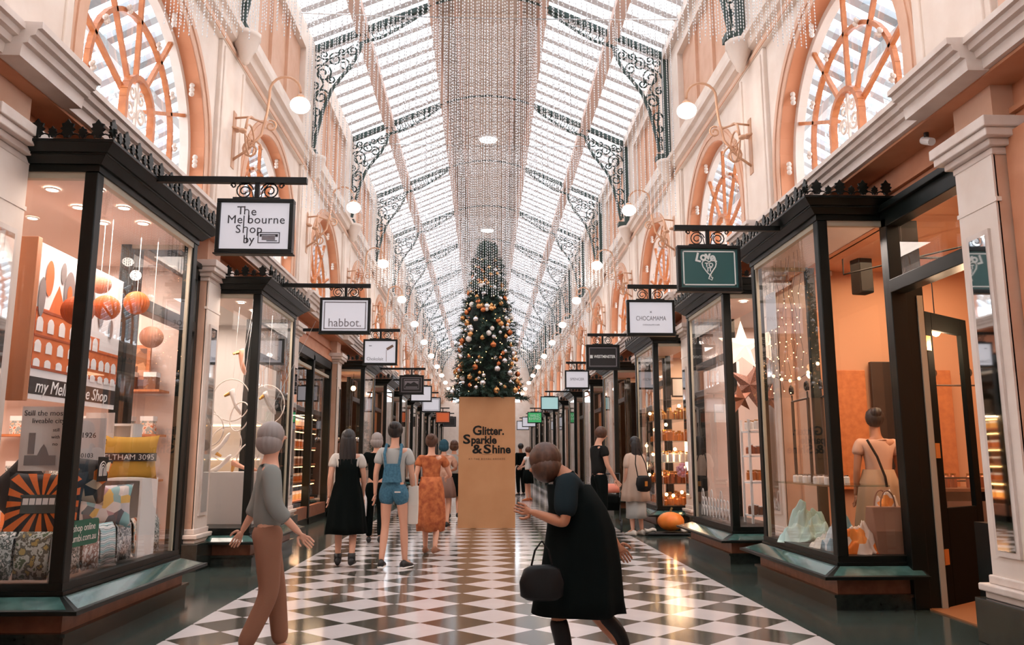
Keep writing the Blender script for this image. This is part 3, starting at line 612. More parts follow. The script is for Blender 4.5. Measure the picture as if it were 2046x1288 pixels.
# ================================================ HANGING SIGNS
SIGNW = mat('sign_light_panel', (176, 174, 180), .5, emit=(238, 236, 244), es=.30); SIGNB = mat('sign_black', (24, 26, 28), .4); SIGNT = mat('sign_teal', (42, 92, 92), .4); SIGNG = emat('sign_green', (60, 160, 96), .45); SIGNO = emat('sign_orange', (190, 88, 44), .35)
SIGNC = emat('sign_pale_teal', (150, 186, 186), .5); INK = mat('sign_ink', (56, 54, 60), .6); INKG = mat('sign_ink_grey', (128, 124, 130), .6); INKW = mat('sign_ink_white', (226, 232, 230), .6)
def sign(s, y, dc, dend, label, panel=SIGNW, w_=.62, h=.45, zb=3.50, border=None, dstart=2.74, dy=0, scr=True):
    X = fx(s); t = empty('hanging_sign', (X(dc), y, 0)); q = lambda d: X(d) - X(dc)
    a, b = sorted((q(dstart + .06), q(dend)))
    mb = MB(); mb.box(a, b, -.025, .025, zb - .025, zb + .025); mb.build('beam', BLACK, t)
    zt = 3.335
    mb = MB(); mb.box(-.018, .018, -.015, .015, zt, zb); mb.box(-.19, .19, -.02, .02, zt - .005, zt + .018); mb.build('hanger', BLACK, t)
    if scr:
        mb = MB()
        for e in (-1, 1):
            mb.tube([(e * x, 0, z) for x, z in spiral((.105, zt + .075), .075, .018, pi * .95, -1.9, 26)], .006, 5)
            mb.tube([(e * x, 0, z) for x, z in ((.03, zt + .02), (.045, zt + .08), (.09, zb - .03), (.15, zb - .035))], .005, 5)
            mb.tube([(e * x, 0, z) for x, z in spiral((.195, zb - .045), .022, .01, 0, 1.1, 10)], .006, 5)
        mb.build('scrollwork', BLACK, t)
    mb = MB(); fr = .032
    mb.box(-w_ / 2, w_ / 2, -.04, .04, zt - fr, zt); mb.box(-w_ / 2, w_ / 2, -.04, .04, zt - h, zt - h + fr); mb.box(-w_ / 2, -w_ / 2 + fr, -.04, .04, zt - h + fr, zt - fr); mb.box(w_ / 2 - fr, w_ / 2, -.04, .04, zt - h + fr, zt - fr)
    mb.box(-w_ / 2 - .012, w_ / 2 + .012, -.045, .045, zt - h - .01, zt - h)
    mb.build('sign_frame', BLACK, t, bevel=.004)
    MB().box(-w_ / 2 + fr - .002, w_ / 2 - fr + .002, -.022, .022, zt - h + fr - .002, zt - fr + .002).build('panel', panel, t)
    if border:
        mb = MB(); e, g = .022, .012; x0, x1, z0, z1 = -w_ / 2 + fr + e, w_ / 2 - fr - e, zt - h + fr + e, zt - fr - e
        for p in ((x0, x1, z0, z0 + g), (x0, x1, z1 - g, z1), (x0, x0 + g, z0, z1), (x1 - g, x1, z0, z1)): mb.box(p[0], p[1], -.026, -.0215, p[2], p[3])
        mb.build('border', border, t)
    tag(t, label, 'shop sign', 'hanging signs over the shopfronts')
    return t
FY = -.0245
def ft(t, body, x, z, size, m=INK, **k): return text(body, 'lettering', t, (x, FY, z), size, m, **k)
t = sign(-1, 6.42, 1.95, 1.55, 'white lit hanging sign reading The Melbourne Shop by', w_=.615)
zt = 3.335
for body, x, z in (('T', -.118, 3.235), ('e', -.012, 3.228), ('Me', -.160, 3.160), ('bourne', .092, 3.160), ('S', -.130, 3.080), ('op', .012, 3.080)): ft(t, body, x, z, .098, spacing=1.06)
ft(t, 'by', -.042, 2.995, .098)
mb = MB()                                                               # the tall shared strokes of the h, l and second h
for x, z0, z1 in ((-.090, 3.205, 3.275), (-.092, 3.050, 3.195), (-.056, 3.135, 3.232), (-.062, 2.968, 3.085)): mb.box(x, x + .008, FY - .0015, FY + .002, z0, z1)
for xo, zo in ((-.086, 3.232), (-.088, 3.085)): mb.tube([(xo + .017 - .017 * cos(a), FY, zo + .014 * sin(a)) for a in [pi * k / 6 for k in range(7)]], .004, 4)
mb.build('long_strokes', INK, t)
mb = MB()
for p in ((.03, .205, 2.968, 2.974), (.03, .205, 3.052, 3.058), (.03, .036, 2.968, 3.058), (.199, .205, 2.968, 3.058), (.045, .19, 3.034, 3.042), (.045, .06, 3.02, 3.04), (.17, .19, 3.02, 3.04), (.10, .185, 2.984, 2.990)): mb.box(p[0], p[1], FY - .0015, FY + .002, p[2], p[3])
mb.build('logo_box', INK, t); MB().box(.062, .168, FY - .001, FY + .002, 2.993, 3.03).build('logo_fill', INKG, t)
t = sign(-1, 10.53, 1.92, 1.60, 'white lit hanging sign reading habbot. in thin grey letters', w_=.655, h=.47, border=INKG); ft(t, 'habbot.', .0, 3.0, .155, INKG, fitw=.42)
t = sign(-1, 14.3, 1.94, 1.60, 'white hanging sign with a honey dipper picture', w_=.60, h=.45, dstart=3.36)
ft(t, 'Chokolait', -.09, 2.985, .085, INKG, fitw=.29); mb = MB(); mb.obox((.17, FY, 3.19), (.13, .004, .045), Matrix.Rotation(-radians(32), 3, 'Y')); mb.box(.105, .112, FY - .002, FY + .002, 2.94, 3.15); mb.build('dipper_picture', mat('dipper_brown', (120, 92, 76), .6), t)
MB().box(-.20, -.15, FY - .002, FY + .002, 3.215, 3.225).build('dash', INK, t)
t = sign(-1, 20.6, 1.95, 1.6, 'black hanging sign with a silver double border and landscape', SIGNB, w_=.62, h=.48, border=INKG)
mb = MB(); mb.box(-.19, .19, FY - .002, FY + .002, 2.98, 3.00); mb.box(-.19, .19, FY - .002, FY + .002, 3.22, 3.235); mb.box(-.19, -.18, FY - .002, FY + .002, 2.98, 3.23); mb.box(.18, .19, FY - .002, FY + .002, 2.98, 3.23)
mb.extrude([(-.17, 3.06), (-.1, 3.15), (-.02, 3.12), (.06, 3.17), (.17, 3.10), (.17, 3.19), (-.17, 3.19)], lambda a, b, u: (a, u, b), FY - .002, FY + .002); mb.box(-.15, .15, FY - .002, FY + .002, 3.02, 3.045); mb.build('landscape', INKG, t)
sign(-1, 23.6, 1.94, 1.66, 'plain white hanging sign, fifth on the left', w_=.62, h=.46, scr=False)
t = sign(-1, 28.2, 1.95, 1.7, 'white hanging sign in a thick dark frame, sixth on the left', w_=.66, h=.5, border=SIGNB, scr=False)
sign(-1, 37, 2.0, 1.7, 'small orange brown hanging sign far down on the left', SIGNO, w_=.66, h=.5, scr=False, border=INKG); sign(-1, 41.4, 1.9, 1.65, 'dark grey hanging sign behind the orange one', SIGNB, w_=.7, h=.5, scr=False, border=INKG)
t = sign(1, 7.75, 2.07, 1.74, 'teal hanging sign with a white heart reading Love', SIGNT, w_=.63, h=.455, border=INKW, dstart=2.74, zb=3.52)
for ch, x, z, r_ in (('L', -.105, 3.21, -14), ('o', -.055, 3.222, -6), ('v', -.01, 3.232, 4), ('e', .035, 3.215, 14), ('.', .068, 3.205, 0)): ft(t, ch, x, z, .12, INKW, offset=.004, rot=(pi / 2, radians(-r_), 0))
hp = [(0, 3.165)] + [(.035 + .035 * cos(a), 3.155 + .032 * sin(a)) for a in (2.4, 1.6, .8, 0)] + [(.062, 3.12), (.02, 3.06), (.0, 3.025), (-.01, 3.0), (.02, 2.985), (.03, 3.01), (.012, 3.015)]
mb = MB(); mb.tube([(x, FY, z) for x, z in hp], .0065, 5); mb.tube([(x, FY, z) for x, z in [(0, 3.165)] + [(-.035 - .035 * cos(a), 3.155 + .032 * sin(a)) for a in (2.4, 1.6, .8, 0)] + [(-.062, 3.12), (-.02, 3.06), (.02, 3.025)]], .0065, 5); mb.build('heart', INKW, t)
ft(t, 'TO', .0, 3.137, .058, INKW, offset=.002); ft(t, 'IT', .003, 3.092, .058, INKW, offset=.002)
t = sign(1, 10.55, 2.06, 1.76, 'white lit hanging sign reading CHOCAMAMA', w_=.635, h=.475, zb=3.52); ft(t, 'CHOCAMAMA', 0, 3.085, .085, INKG, fitw=.40); ft(t, '×', 0, 3.17, .07, INKG); ft(t, 'CHOCOLATE CAFE', 0, 3.00, .026, INKG)
t = sign(1, 14.85, 2.04, 1.76, 'black hanging sign reading WESTMINSTER with a silver border', SIGNB, w_=.62, h=.46, border=INKG, zb=3.52); ft(t, 'WESTMINSTER', .03, 3.11, .075, INKW, offset=.002, fitw=.40); MB().box(-.24, -.19, FY - .002, FY + .002, 3.08, 3.14).build('square', INKW, t)
t = sign(1, 19.3, 2.06, 1.8, 'plain white hanging sign with faint grey lettering', w_=.58, h=.44, zb=3.52); ft(t, 'SPENCER', 0, 3.12, .085, INKG)
sign(1, 27.6, 2.06, 1.9, 'pale teal hanging sign, fifth on the right', SIGNC, w_=.62, h=.46, scr=False)
t = sign(1, 37.0, 2.12, 1.9, 'green hanging sign with pale lettering far down on the right', SIGNG, w_=.66, h=.5, scr=False); ft(t, 'WILD', 0, 3.16, .17, INKW); ft(t, 'RHINO', 0, 3.02, .17, INKW)
sign(1, 41.5, 2.1, 1.95, 'small white hanging sign behind the green one', w_=.7, h=.5, scr=False); sign(1, 46, 2.0, 1.8, 'farthest small white hanging sign on the right', w_=.7, h=.5, scr=False)

# ================================================ PLINTH BOX AND CHRISTMAS TREE
KRAFT = mat('kraft_board', (196, 144, 100), .55, noise=(188, 134, 90), nscale=2, bump=.0)
t = tag(empty('display_box', (-.045, 15.2, 0)), 'tall kraft coloured box reading Glitter. Sparkle & Shine under the Christmas tree', 'display box')
mb = MB(); mb.box(-.525, .525, 0, 1.05, 0, 2.39); mb.build('box_body', KRAFT, t, bevel=.006)
for body, x, z, sz, fw in (('G', -.27, 1.690, .235, .165), ('litter.', -.09, 1.692, .21, .40), ('S', -.445, 1.528, .235, .135), ('parkle', -.295, 1.530, .195, .47), ('&', -.27, 1.352, .225, .19), ('S', -.065, 1.352, .225, .14), ('hine', .095, 1.354, .21, .34)):
    text(body, 'lettering', t, (x, -.004, z), sz, BLACK, offset=.0065, extrude=.002, align='LEFT', fitw=fw, ay='BOTTOM_BASELINE')
text('AT THE ROYAL ARCADE', 'lettering', t, (0, -.003, 1.245), .045, mat('ink_brown', (96, 66, 44), .6), spacing=1.45); MB().box(-.1, .1, -.003, 0, 1.325, 1.328).build('rule', MATS['ink_brown'], t)
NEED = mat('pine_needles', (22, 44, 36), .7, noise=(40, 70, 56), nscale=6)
t = tag(empty('christmas_tree', (-.05, 15.72, 2.40)), 'tall dark green Christmas tree with gold and silver baubles standing on the box', 'Christmas tree')
mb = MB(); mb.tube([(0, 0, 0), (0, 0, 1.5), (0, 0, 3.0)], [.06, .04, .01], 8); mb.build('trunk', mat('bark', (60, 44, 34), .8), t)
random.seed(3)
def trad(z):                                                             # crown radius with height
    return np.interp(z, [-.05, .1, .3, .55, 1.0, 1.5, 1.85, 2.3, 2.7, 3.05], [.72, .74, .63, .62, .55, .50, .41, .32, .20, .03])
mb = MB()
def twig(p, dirv, ln, nn=9, nl=.07):
    d = Vector(dirv).normalized(); a = d.orthogonal().normalized(); b = d.cross(a)
    for i in range(nn):
        c = Vector(p) + d * ln * (i + .5) / nn
        for j in range(4):
            q = random.uniform(0, 6.28); e = (d * .75 + (a * cos(q) + b * sin(q)) * .9).normalized(); w_ = (d.cross(e)).normalized() * .0065
            t_ = c + e * nl * random.uniform(.7, 1.2); mb.add([c - w_, c + w_, t_ + w_ * .3, t_ - w_ * .3], [(0, 1, 2, 3)])
for i in range(1100):
    z = random.random() ** 1.25 * 3.0; R_ = float(trad(z)); a = random.uniform(0, 2 * pi); fr_ = random.uniform(.55, 1.0)
    p = (cos(a) * R_ * fr_ * .82, sin(a) * R_ * fr_ * .82, z + .05); dz = -.15 + .5 * z / 3
    twig(p, (cos(a + random.uniform(-.5, .5)), sin(a + random.uniform(-.5, .5)), dz + random.uniform(-.3, .3)), .10 + .16 * R_)
for i in range(34):                                                      # lowest sprays spread wider
    a = 2 * pi * i / 34; p = (cos(a) * .5, sin(a) * .5, random.uniform(-.0, .14)); twig(p, (cos(a), sin(a), -.12), .30, 14, .08)
# dark solid core filling the crown
fo = mb.build('foliage', NEED, t)
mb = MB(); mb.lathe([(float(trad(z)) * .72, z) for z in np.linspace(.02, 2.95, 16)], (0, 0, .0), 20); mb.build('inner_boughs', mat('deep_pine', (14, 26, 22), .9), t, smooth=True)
GOLD = mat('gold_bauble', (214, 160, 104), .22, metal=.85); SILV = mat('silver_bauble', (220, 222, 226), .2, metal=.8); COPP = mat('copper_bauble', (196, 118, 74), .25, metal=.85); WHT = mat('pearl_bauble', (238, 232, 226), .3, coat=.5)
def bauble(m, cap=True):
    mb = MB(); mb.ball((0, 0, 0), 1, 14, 10); o = mb.build('bauble', m, None, smooth=True)
    mb = MB(); mb.lathe([(.22, .95), (.22, 1.12), (.08, 1.18), (.04, 1.3)], (0, 0, 0), 8); mb.build('cap', BRASS, o); return o
BP = [bauble(m) for m in (GOLD, SILV, COPP, WHT)]; BL = ['gold', 'silver', 'copper', 'pearl white']; used = [0] * 4
random.seed(11)
for i in range(170):
    z = .08 + 2.85 * (i + .5) / 170 * random.uniform(.94, 1.03); z = min(z, 2.95); a = -pi / 2 + random.uniform(-1.45, 1.45) if i % 5 else random.uniform(0, 2 * pi)
    R_ = float(trad(z)) * .92 + .03; q = random.choice((0, 0, 1, 1, 2, 3)); rr = random.choice((.036, .042, .052, .060)) if z < 2 else random.choice((.032, .038, .044))
    o = BP[q] if not used[q] else copy_tree(BP[q]); used[q] += 1
    o.location = (-.05 + R_ * cos(a), 15.72 + R_ * sin(a), 2.40 + z); o.scale = (rr, rr, rr)
    tag(o, 'shiny %s bauble hanging on the tall Christmas tree' % BL[q], 'bauble', BL[q] + ' baubles on the Christmas tree')
mb = MB()
for i in range(200):
    z = random.random() ** 1.2 * 2.9; a = random.uniform(0, 2 * pi); R_ = float(trad(z)) * .94 + .02; mb.ball((R_ * cos(a), R_ * sin(a), z + .03), .0075, 5, 4)
o = mb.build('string_lights', emat('fairy_light', (255, 196, 130), 6), None, loc=(-.05, 15.72, 2.40)); tag(o, 'tiny warm fairy lights wound round the Christmas tree', 'string lights', kind='stuff')
# ================================================ PEOPLE
def skinned(name, verts, edges, m, parent, sub=2, flat=1.0):
    """verts: (x,y,z,rx,ry)"""
    me = bpy.data.meshes.new(name); me.from_pydata([v[:3] for v in verts], edges, []); me.update()
    o = bpy.data.objects.new(name, me); COL.objects.link(o); me.materials.append(m); o.parent = parent
    sk = o.modifiers.new('skin', 'SKIN'); sk.use_smooth_shade = True; sk.branch_smoothing = .6
    seen = set(); adj = {i: [] for i in range(len(verts))}
    for a, b in edges: adj[a].append(b); adj[b].append(a)
    data = me.skin_vertices[0].data
    for i, v in enumerate(verts):
        data[i].radius = (v[3], v[4]); data[i].use_root = False
    for i in range(len(verts)):
        if i in seen: continue
        data[i].use_root = True; stack = [i]
        while stack:
            k = stack.pop()
            if k in seen: continue
            seen.add(k); stack += adj[k]
    ss = o.modifiers.new('sub', 'SUBSURF'); ss.levels = sub; ss.render_levels = sub
    return o
SKIN = mat('skin', (214, 160, 134), .55); SKIN2 = mat('skin_tan', (176, 116, 84), .55); HBLK = mat('hair_black', (24, 20, 20), .45, noise=(38, 32, 30), nscale=30, stretch=(1, 1, .1)); HBRN = mat('hair_brown', (92, 58, 40), .5, noise=(70, 44, 30), nscale=30); HGRY = mat('hair_grey', (150, 140, 136), .6)
BASEJ = dict(pelvis=(0, 0, .95), spine=(0, .0, 1.12), chest=(0, .0, 1.30), neckb=(0, -.01, 1.44), neck=(0, .0, 1.50), jaw=(0, .02, 1.56), head=(0, .015, 1.63), crown=(0, .01, 1.68),
             shL=(-.165, 0, 1.40), elL=(-.21, -.02, 1.13), wrL=(-.22, .05, .89), shR=(.165, 0, 1.40), elR=(.21, -.02, 1.13), wrR=(.22, .05, .89),
             hiL=(-.09, 0, .91), knL=(-.095, .02, .50), anL=(-.10, -.02, .09), hiR=(.09, 0, .91), knR=(.095, .02, .50), anR=(.10, -.02, .09))
def body(t, J, skin, H=1.0, girth=1.0):
    V = []; E_ = []; ix = {}
    def add(n, p, rx, ry, par=None):
        ix[n] = len(V); V.append((p[0], p[1], p[2], rx * girth, ry * girth))
        if par is not None: E_.append((ix[par], ix[n]))
    g = lambda a, b, t_: tuple(J[a][i] + (J[b][i] - J[a][i]) * t_ for i in range(3))
    add('pelvis', J['pelvis'], .125, .10); add('spine', J['spine'], .115, .085, 'pelvis'); add('chest', J['chest'], .135, .10, 'spine'); add('neckb', J['neckb'], .065, .06, 'chest')
    add('neck', J['neck'], .050, .050, 'neckb'); add('jaw', J['jaw'], .062, .070, 'neck'); add('head', J['head'], .078, .092, 'jaw'); add('crown', J['crown'], .058, .070, 'head')
    f = Vector(J['head']) - Vector(J['neckb']); d = J.get('look', (0, 1, 0)); d = Vector(d).normalized(); hd = Vector(J['head'])
    for n, off, rr in (('nose1', d * .098 + Vector((0, 0, -.008)), .013), ):
        add(n, hd + d * .075 + Vector((0, 0, .005)), .016, .016, 'head'); add('nose2', hd + off, rr, rr, n)
    for S_ in 'LR':
        q = -1 if S_ == 'L' else 1
        add('sh' + S_, J['sh' + S_], .058, .055, 'chest'); add('ua' + S_, g('sh' + S_, 'el' + S_, .5), .045, .045, 'sh' + S_); add('el' + S_, J['el' + S_], .036, .036, 'ua' + S_)
        add('fa' + S_, g('el' + S_, 'wr' + S_, .35), .036, .036, 'el' + S_); add('wr' + S_, J['wr' + S_], .025, .021, 'fa' + S_)
        a = (Vector(J['wr' + S_]) - Vector(J['el' + S_])).normalized(); side = a.cross(Vector((1, 0, 0))).normalized() if abs(a.x) < .9 else a.cross(Vector((0, 0, 1))).normalized()
        palm = Vector(J['wr' + S_]) + a * .055; add('pa' + S_, palm, .014, .036, 'wr' + S_)
        nrm = a.cross(side).normalized() * q
        for j, ln in enumerate((.068, .076, .072, .056)):
            b0 = palm + a * .035 + side * (.028 - .0185 * j); add('f%d%s' % (j, S_), b0, .0085, .0085, 'pa' + S_)
            add('g%d%s' % (j, S_), b0 + a * ln * .5 + nrm * -.006, .008, .008, 'f%d%s' % (j, S_)); add('h%d%s' % (j, S_), b0 + a * ln * .92 + nrm * -.024, .0068, .0068, 'g%d%s' % (j, S_))
        tb = palm - a * .02 + side * .034; add('t0' + S_, tb, .010, .010, 'pa' + S_); add('t1' + S_, tb + a * .035 + side * .022 - nrm * .01, .009, .009, 't0' + S_); add('t2' + S_, tb + a * .062 + side * .024 - nrm * .02, .0075, .0075, 't1' + S_)
        add('hi' + S_, J['hi' + S_], .088, .085, 'pelvis'); add('th' + S_, g('hi' + S_, 'kn' + S_, .5), .068, .068, 'hi' + S_); add('kn' + S_, J['kn' + S_], .050, .050, 'th' + S_)
        add('ca' + S_, g('kn' + S_, 'an' + S_, .35), .050, .052, 'kn' + S_); add('an' + S_, J['an' + S_], .032, .034, 'ca' + S_)
        an = Vector(J['an' + S_]); ft_ = J.get('toe' + S_) or tuple(an + Vector((q * .015, .13, -.055))); add('to' + S_, ft_, .030, .022, 'an' + S_)
    return skinned('body', V, E_, skin, t)
def chain(t, name, pts, m, sub=2):
    """pts: list of chains of (x,y,z,r) or (x,y,z,rx,ry)"""
    V = []; E_ = []
    for c in pts:
        n0 = len(V)
        for i, p in enumerate(c):
            V.append(tuple(p) if len(p) == 5 else (p[0], p[1], p[2], p[3], p[3]))
            if i: E_.append((n0 + i - 1, n0 + i))
    return skinned(name, V, E_, m, t, sub)
def top_garment(t, J, m, sleeve=.5, r=1.16, hem=None, name='top', girth=1.):
    V = []; E_ = []; ix = {}
    def add(n, p, rx, ry, par=None):
        ix[n] = len(V); V.append((p[0], p[1], p[2], rx * r * girth, ry * r * girth))
        if par: E_.append((ix[par], ix[n]))
    g = lambda a, b, u: tuple(J[a][i] + (J[b][i] - J[a][i]) * u for i in range(3))
    add('p', hem or tuple(Vector(J['pelvis']) + Vector((0, 0, -.035))), .134, .112); add('s', J['spine'], .118, .09, 'p'); add('c', J['chest'], .138, .105, 's'); add('n', g('chest', 'neckb', .85), .075, .068, 'c')
    for S_ in 'LR':
        add('sh' + S_, J['sh' + S_], .064, .062, 'c'); add('a' + S_, g('sh' + S_, 'el' + S_, min(sleeve * 1.0, 1) if sleeve <= 1 else 1), .056, .056, 'sh' + S_)
        if sleeve > 1: add('w' + S_, g('el' + S_, 'wr' + S_, sleeve - 1), .042, .042, 'a' + S_)
    return skinned(name, V, E_, m, t)
def skirt(t, m, rings, name='skirt', folds=9, amp=.02, n=44):
    """rings: (cx, cy, z, rx, ry)"""
    mb = MB(); rs = []
    for i, (cx, cy, z, rx, ry) in enumerate(rings):
        f = i / (len(rings) - 1); rs.append([(cx + (rx + amp * f * sin(folds * a + .7)) * cos(a), cy + (ry + amp * f * cos(folds * a)) * sin(a), z + .006 * f * sin(5 * a)) for a in [2 * pi * j / n for j in range(n)]])
    mb.loft(rs, cap=True); o = mb.build(name, m, t, smooth=True); return o
def hair(t, J, m, kind='bun', name='hair'):
    hx, hy, hz = J['head']; d = Vector(J.get('look', (0, 1, 0))).normalized(); b = -d
    mb = MB(); n = 48
    def blob(c, rx, ry, rz_, taper=0):
        mb.loft([[(c[0] + rx * sin(p) * (1 - taper * (1 - cos(p)) / 2 * 0) * cos(a), c[1] + ry * sin(p) * sin(a), c[2] - rz_ * cos(p)) for a in [2 * pi * j / n for j in range(n)]] for p in [max(.02, min(pi - .02, pi * i / 10)) for i in range(11)]])
    gr = 1
    blob((hx + b.x * .022, hy + b.y * .022, hz + .018), .092, .100, .105)
    if kind == 'long':
        c = (hx + b.x * .05, hy + b.y * .05)
        mb.loft([[(c[0] + b.x * q + rx * cos(a), c[1] + b.y * q + ry * sin(a), hz + z) for a in [2 * pi * j / n for j in range(n)]] for z, rx, ry, q in ((.06, .075, .06, 0), (-.02, .098, .075, 0), (-.12, .105, .065, .01), (-.24, .11, .05, .03), (-.34, .10, .04, .04), (-.42, .07, .03, .05), (-.46, .03, .015, .05))])
    if kind == 'bun': blob((hx + b.x * .10, hy + b.y * .10, hz + .07), .055, .05, .05)
    if kind == 'bob': blob((hx + b.x * .03, hy + b.y * .03, hz - .04), .102, .098, .095)
    if kind == 'pony':
        mb.tube([(hx + b.x * q, hy + b.y * q, hz + z) for q, z in ((.09, .05), (.14, .0), (.15, -.12), (.13, -.26), (.12, -.34))], [.02, .032, .036, .026, .008], 10)
    cx_, cy_ = hx, hy
    for i_, (x_, y_, z_) in enumerate(mb.v):                             # strand grooves
        a_ = math.atan2(y_ - cy_, x_ - cx_); g_ = 1 + .035 * sin(17 * a_ + 6 * z_) + .02 * sin(31 * a_ - 9 * z_); mb.v[i_] = (cx_ + (x_ - cx_) * g_, cy_ + (y_ - cy_) * g_, z_)
    o = mb.build(name, m, t, smooth=True); return o
def shoe_pair(t, J, m, sole=None, boot=.0, name='shoe'):
    for S_, q in (('L', -1), ('R', 1)):
        a = Vector(J['an' + S_]); fw = Vector(J.get('toe' + S_, tuple(a + Vector((q * .015, .13, -.055))))) - a; fw.z = 0; fw = fw.normalized() if fw.length > .01 else Vector((0, 1, 0))
        lat = Vector((-fw.y, fw.x, 0)); z0 = a.z - .09; mb = MB(); rs = []
        for u, w_, h in ((-.075, .02, .05), (-.07, .034, .085), (-.02, .040, .10), (.05, .040, .075), (.11, .044, .055), (.165, .036, .045), (.19, .014, .03)):
            c = a + fw * u; rs.append([(c.x + lat.x * w_ * cos(p), c.y + lat.y * w_ * cos(p), z0 + .004 + (h * .5) + h * .5 * sin(p)) for p in [2 * pi * j / 12 for j in range(12)]])
        mb.loft(rs)
        if boot: mb.tube([(a.x, a.y, z0 + .05), (a.x, a.y, z0 + .05 + boot)], .048, 12)
        o = mb.build(name, m, t, smooth=True)
        if sole:
            mb = MB(); mb.loft([[(c.x + lat.x * w_ * cos(p), c.y + lat.y * w_ * cos(p), z0 + .012 + .012 * sin(p)) for p in [2 * pi * j / 12 for j in range(12)]] for c, w_ in [(a + fw * u, w2) for u, w2 in ((-.08, .02), (-.072, .038), (0, .044), (.11, .049), (.17, .04), (.197, .016))]])
            mb.build('sole', sole, o, smooth=True)
def person(label, loc, rz_, H, J=None, skin=SKIN, girth=1., grp=None):
    t = empty('person', loc, rz_); j = dict(BASEJ); j.update(J or {}); k = H / 1.72; t.scale = (k, k, k)
    body(t, j, skin, girth=girth); tag(t, label, 'person', grp); return t, j
DENIM = mat('denim', (70, 118, 140), .85, noise=(52, 98, 122), nscale=40); CREAMC = mat('cream_cloth', (206, 198, 188), .85); BLK = mat('black_cloth', (10, 16, 15), .95, spec=.1); RUST = mat('rust_floral', (196, 112, 64), .85, noise=(150, 72, 36), nscale=14)
PEACHC = mat('peach_cloth', (214, 170, 146), .85, noise=(190, 140, 116), nscale=12); BEIGE = mat('beige_cloth', (204, 176, 156), .85); GREYC = mat('grey_cloth', (176, 176, 172), .85); TAN = mat('tan_cloth', (140, 96, 74), .9); SHOE = mat('black_shoe', (18, 20, 22), .5); CHAR = mat('charcoal_tee', (34, 34, 33), .95, spec=.1)
LEA = mat('black_leather', (8, 10, 11), .5, spec=.3); WBAG = mat('white_bag', (222, 214, 212), .7)
walk = dict(knL=(-.095, .09, .51), anL=(-.10, .14, .10), toeL=(-.11, .27, .05), knR=(.095, .03, .50), anR=(.10, -.14, .13), toeR=(.11, -.03, .05), elL=(-.21, -.06, 1.14), wrL=(-.22, -.04, .90), elR=(.21, .02, 1.13), wrR=(.20, .14, .92))
# 1 woman in black pinafore
t, j = person('person seen from behind with long black hair, black pinafore dress and cream blouse', (-1.72, 9.9, 0), radians(4), 1.58, walk)
top_garment(t, j, CREAMC, .62, 1.22, name='blouse'); hair(t, j, HBLK, 'long'); shoe_pair(t, j, SHOE, boot=.10, name='ankle_boot')
skirt(t, BLK, [(0, 0, 1.36, .152, .118), (0, 0, 1.20, .155, .125), (0, 0, 1.08, .155, .128), (0, 0, .95, .19, .15), (0, 0, .75, .225, .18), (0, 0, .52, .25, .20), (0, 0, .42, .26, .21)], 'pinafore_dress')
# 2 woman in denim dungaree shorts
t, j = person('person in short denim dungarees and pale tee with black hair up, seen from behind', (-1.14, 9.7, 0), radians(-6), 1.66, dict(walk, anL=(-.11, -.10, .12), toeL=(-.12, .02, .05), knL=(-.10, .02, .5), anR=(.13, .10, .09), toeR=(.17, .23, .04), knR=(.115, .07, .5)))
top_garment(t, j, GREYC, .7, 1.20, name='tee_shirt'); hair(t, j, HBLK, 'bun'); shoe_pair(t, j, SHOE, WHITE, name='sneaker')
chain(t, 'dungaree_shorts', [[(0, -.01, 1.10, .135, .105), (0, 0, .98, .15, .12), (-.09, 0, .90, .115, .115), (-.097, .01, .73, .098, .098)], [(.0, 0, .98, .15, .12), (.09, 0, .90, .115, .115), (.10, .02, .73, .098, .098)]], DENIM)
mb = MB()
for q in (-1, 1): mb.tube([(q * .06, -.13, 1.10), (q * .08, -.135, 1.22), (q * .10, -.125, 1.36), (q * .09, -.05, 1.47), (q * .08, .05, 1.45), (q * .07, .135, 1.30)], .018, 6)
mb.extrude([(-.12, 1.02), (.12, 1.02), (.09, 1.24), (-.09, 1.24)], lambda a, b, u: (a, u, b), -.142, -.118); mb.build('bib_straps', DENIM, t, smooth=False)
mb = MB(); mb.box(.04, .11, -.155, -.14, .90, .915); mb.build('pocket_trim', CREAMC, t)
# 3 rust floral
t, j = person('person in rust floral outfit with brown hair up, walking away behind the denim dungarees', (-.80, 11.1, 0), radians(-8), 1.56, dict(walk, elR=(.27, .10, 1.14), wrR=(.18, .28, 1.10)), SKIN)
top_garment(t, j, RUST, .55, 1.24, name='floral_top'); hair(t, j, HBRN, 'bun'); shoe_pair(t, j, TAN, name='sandal')
skirt(t, RUST, [(0, 0, 1.12, .15, .12), (0, 0, .95, .185, .15), (0, 0, .75, .20, .17), (0, .01, .5, .20, .18), (0, .02, .34, .18, .18)], 'wrap_trousers', 4, .03)
# 4 peach top
t, j = person('person with teal headscarf, peach top and dark skirt, beside the kraft box', (-.84, 15.2, 0), radians(-5), 1.58, dict(walk, elR=(.24, .12, 1.16), wrR=(.12, .26, 1.12)))
top_garment(t, j, PEACHC, .9, 1.34, name='loose_top'); hair(t, j, mat('teal_scarf', (30, 76, 92), .8), 'bob', 'headscarf'); shoe_pair(t, j, SHOE, name='trainer')
skirt(t, mat('mauve_skirt', (128, 96, 84), .85), [(0, 0, 1.0, .18, .15), (0, 0, .8, .23, .19), (0, 0, .60, .25, .2)], 'skirt')
# 5 behind, near box
t, j = person('person in grey top half hidden behind the kraft box', (-.74, 17.6, 0), 0, 1.62, walk)
top_garment(t, j, GREYC, .5, 1.2, name='tee_shirt'); hair(t, j, HBRN, 'bob'); skirt(t, BLK, [(0, 0, 1.0, .16, .13), (0, 0, .7, .19, .16), (0, 0, .5, .2, .17)], 'skirt'); shoe_pair(t, j, SHOE)
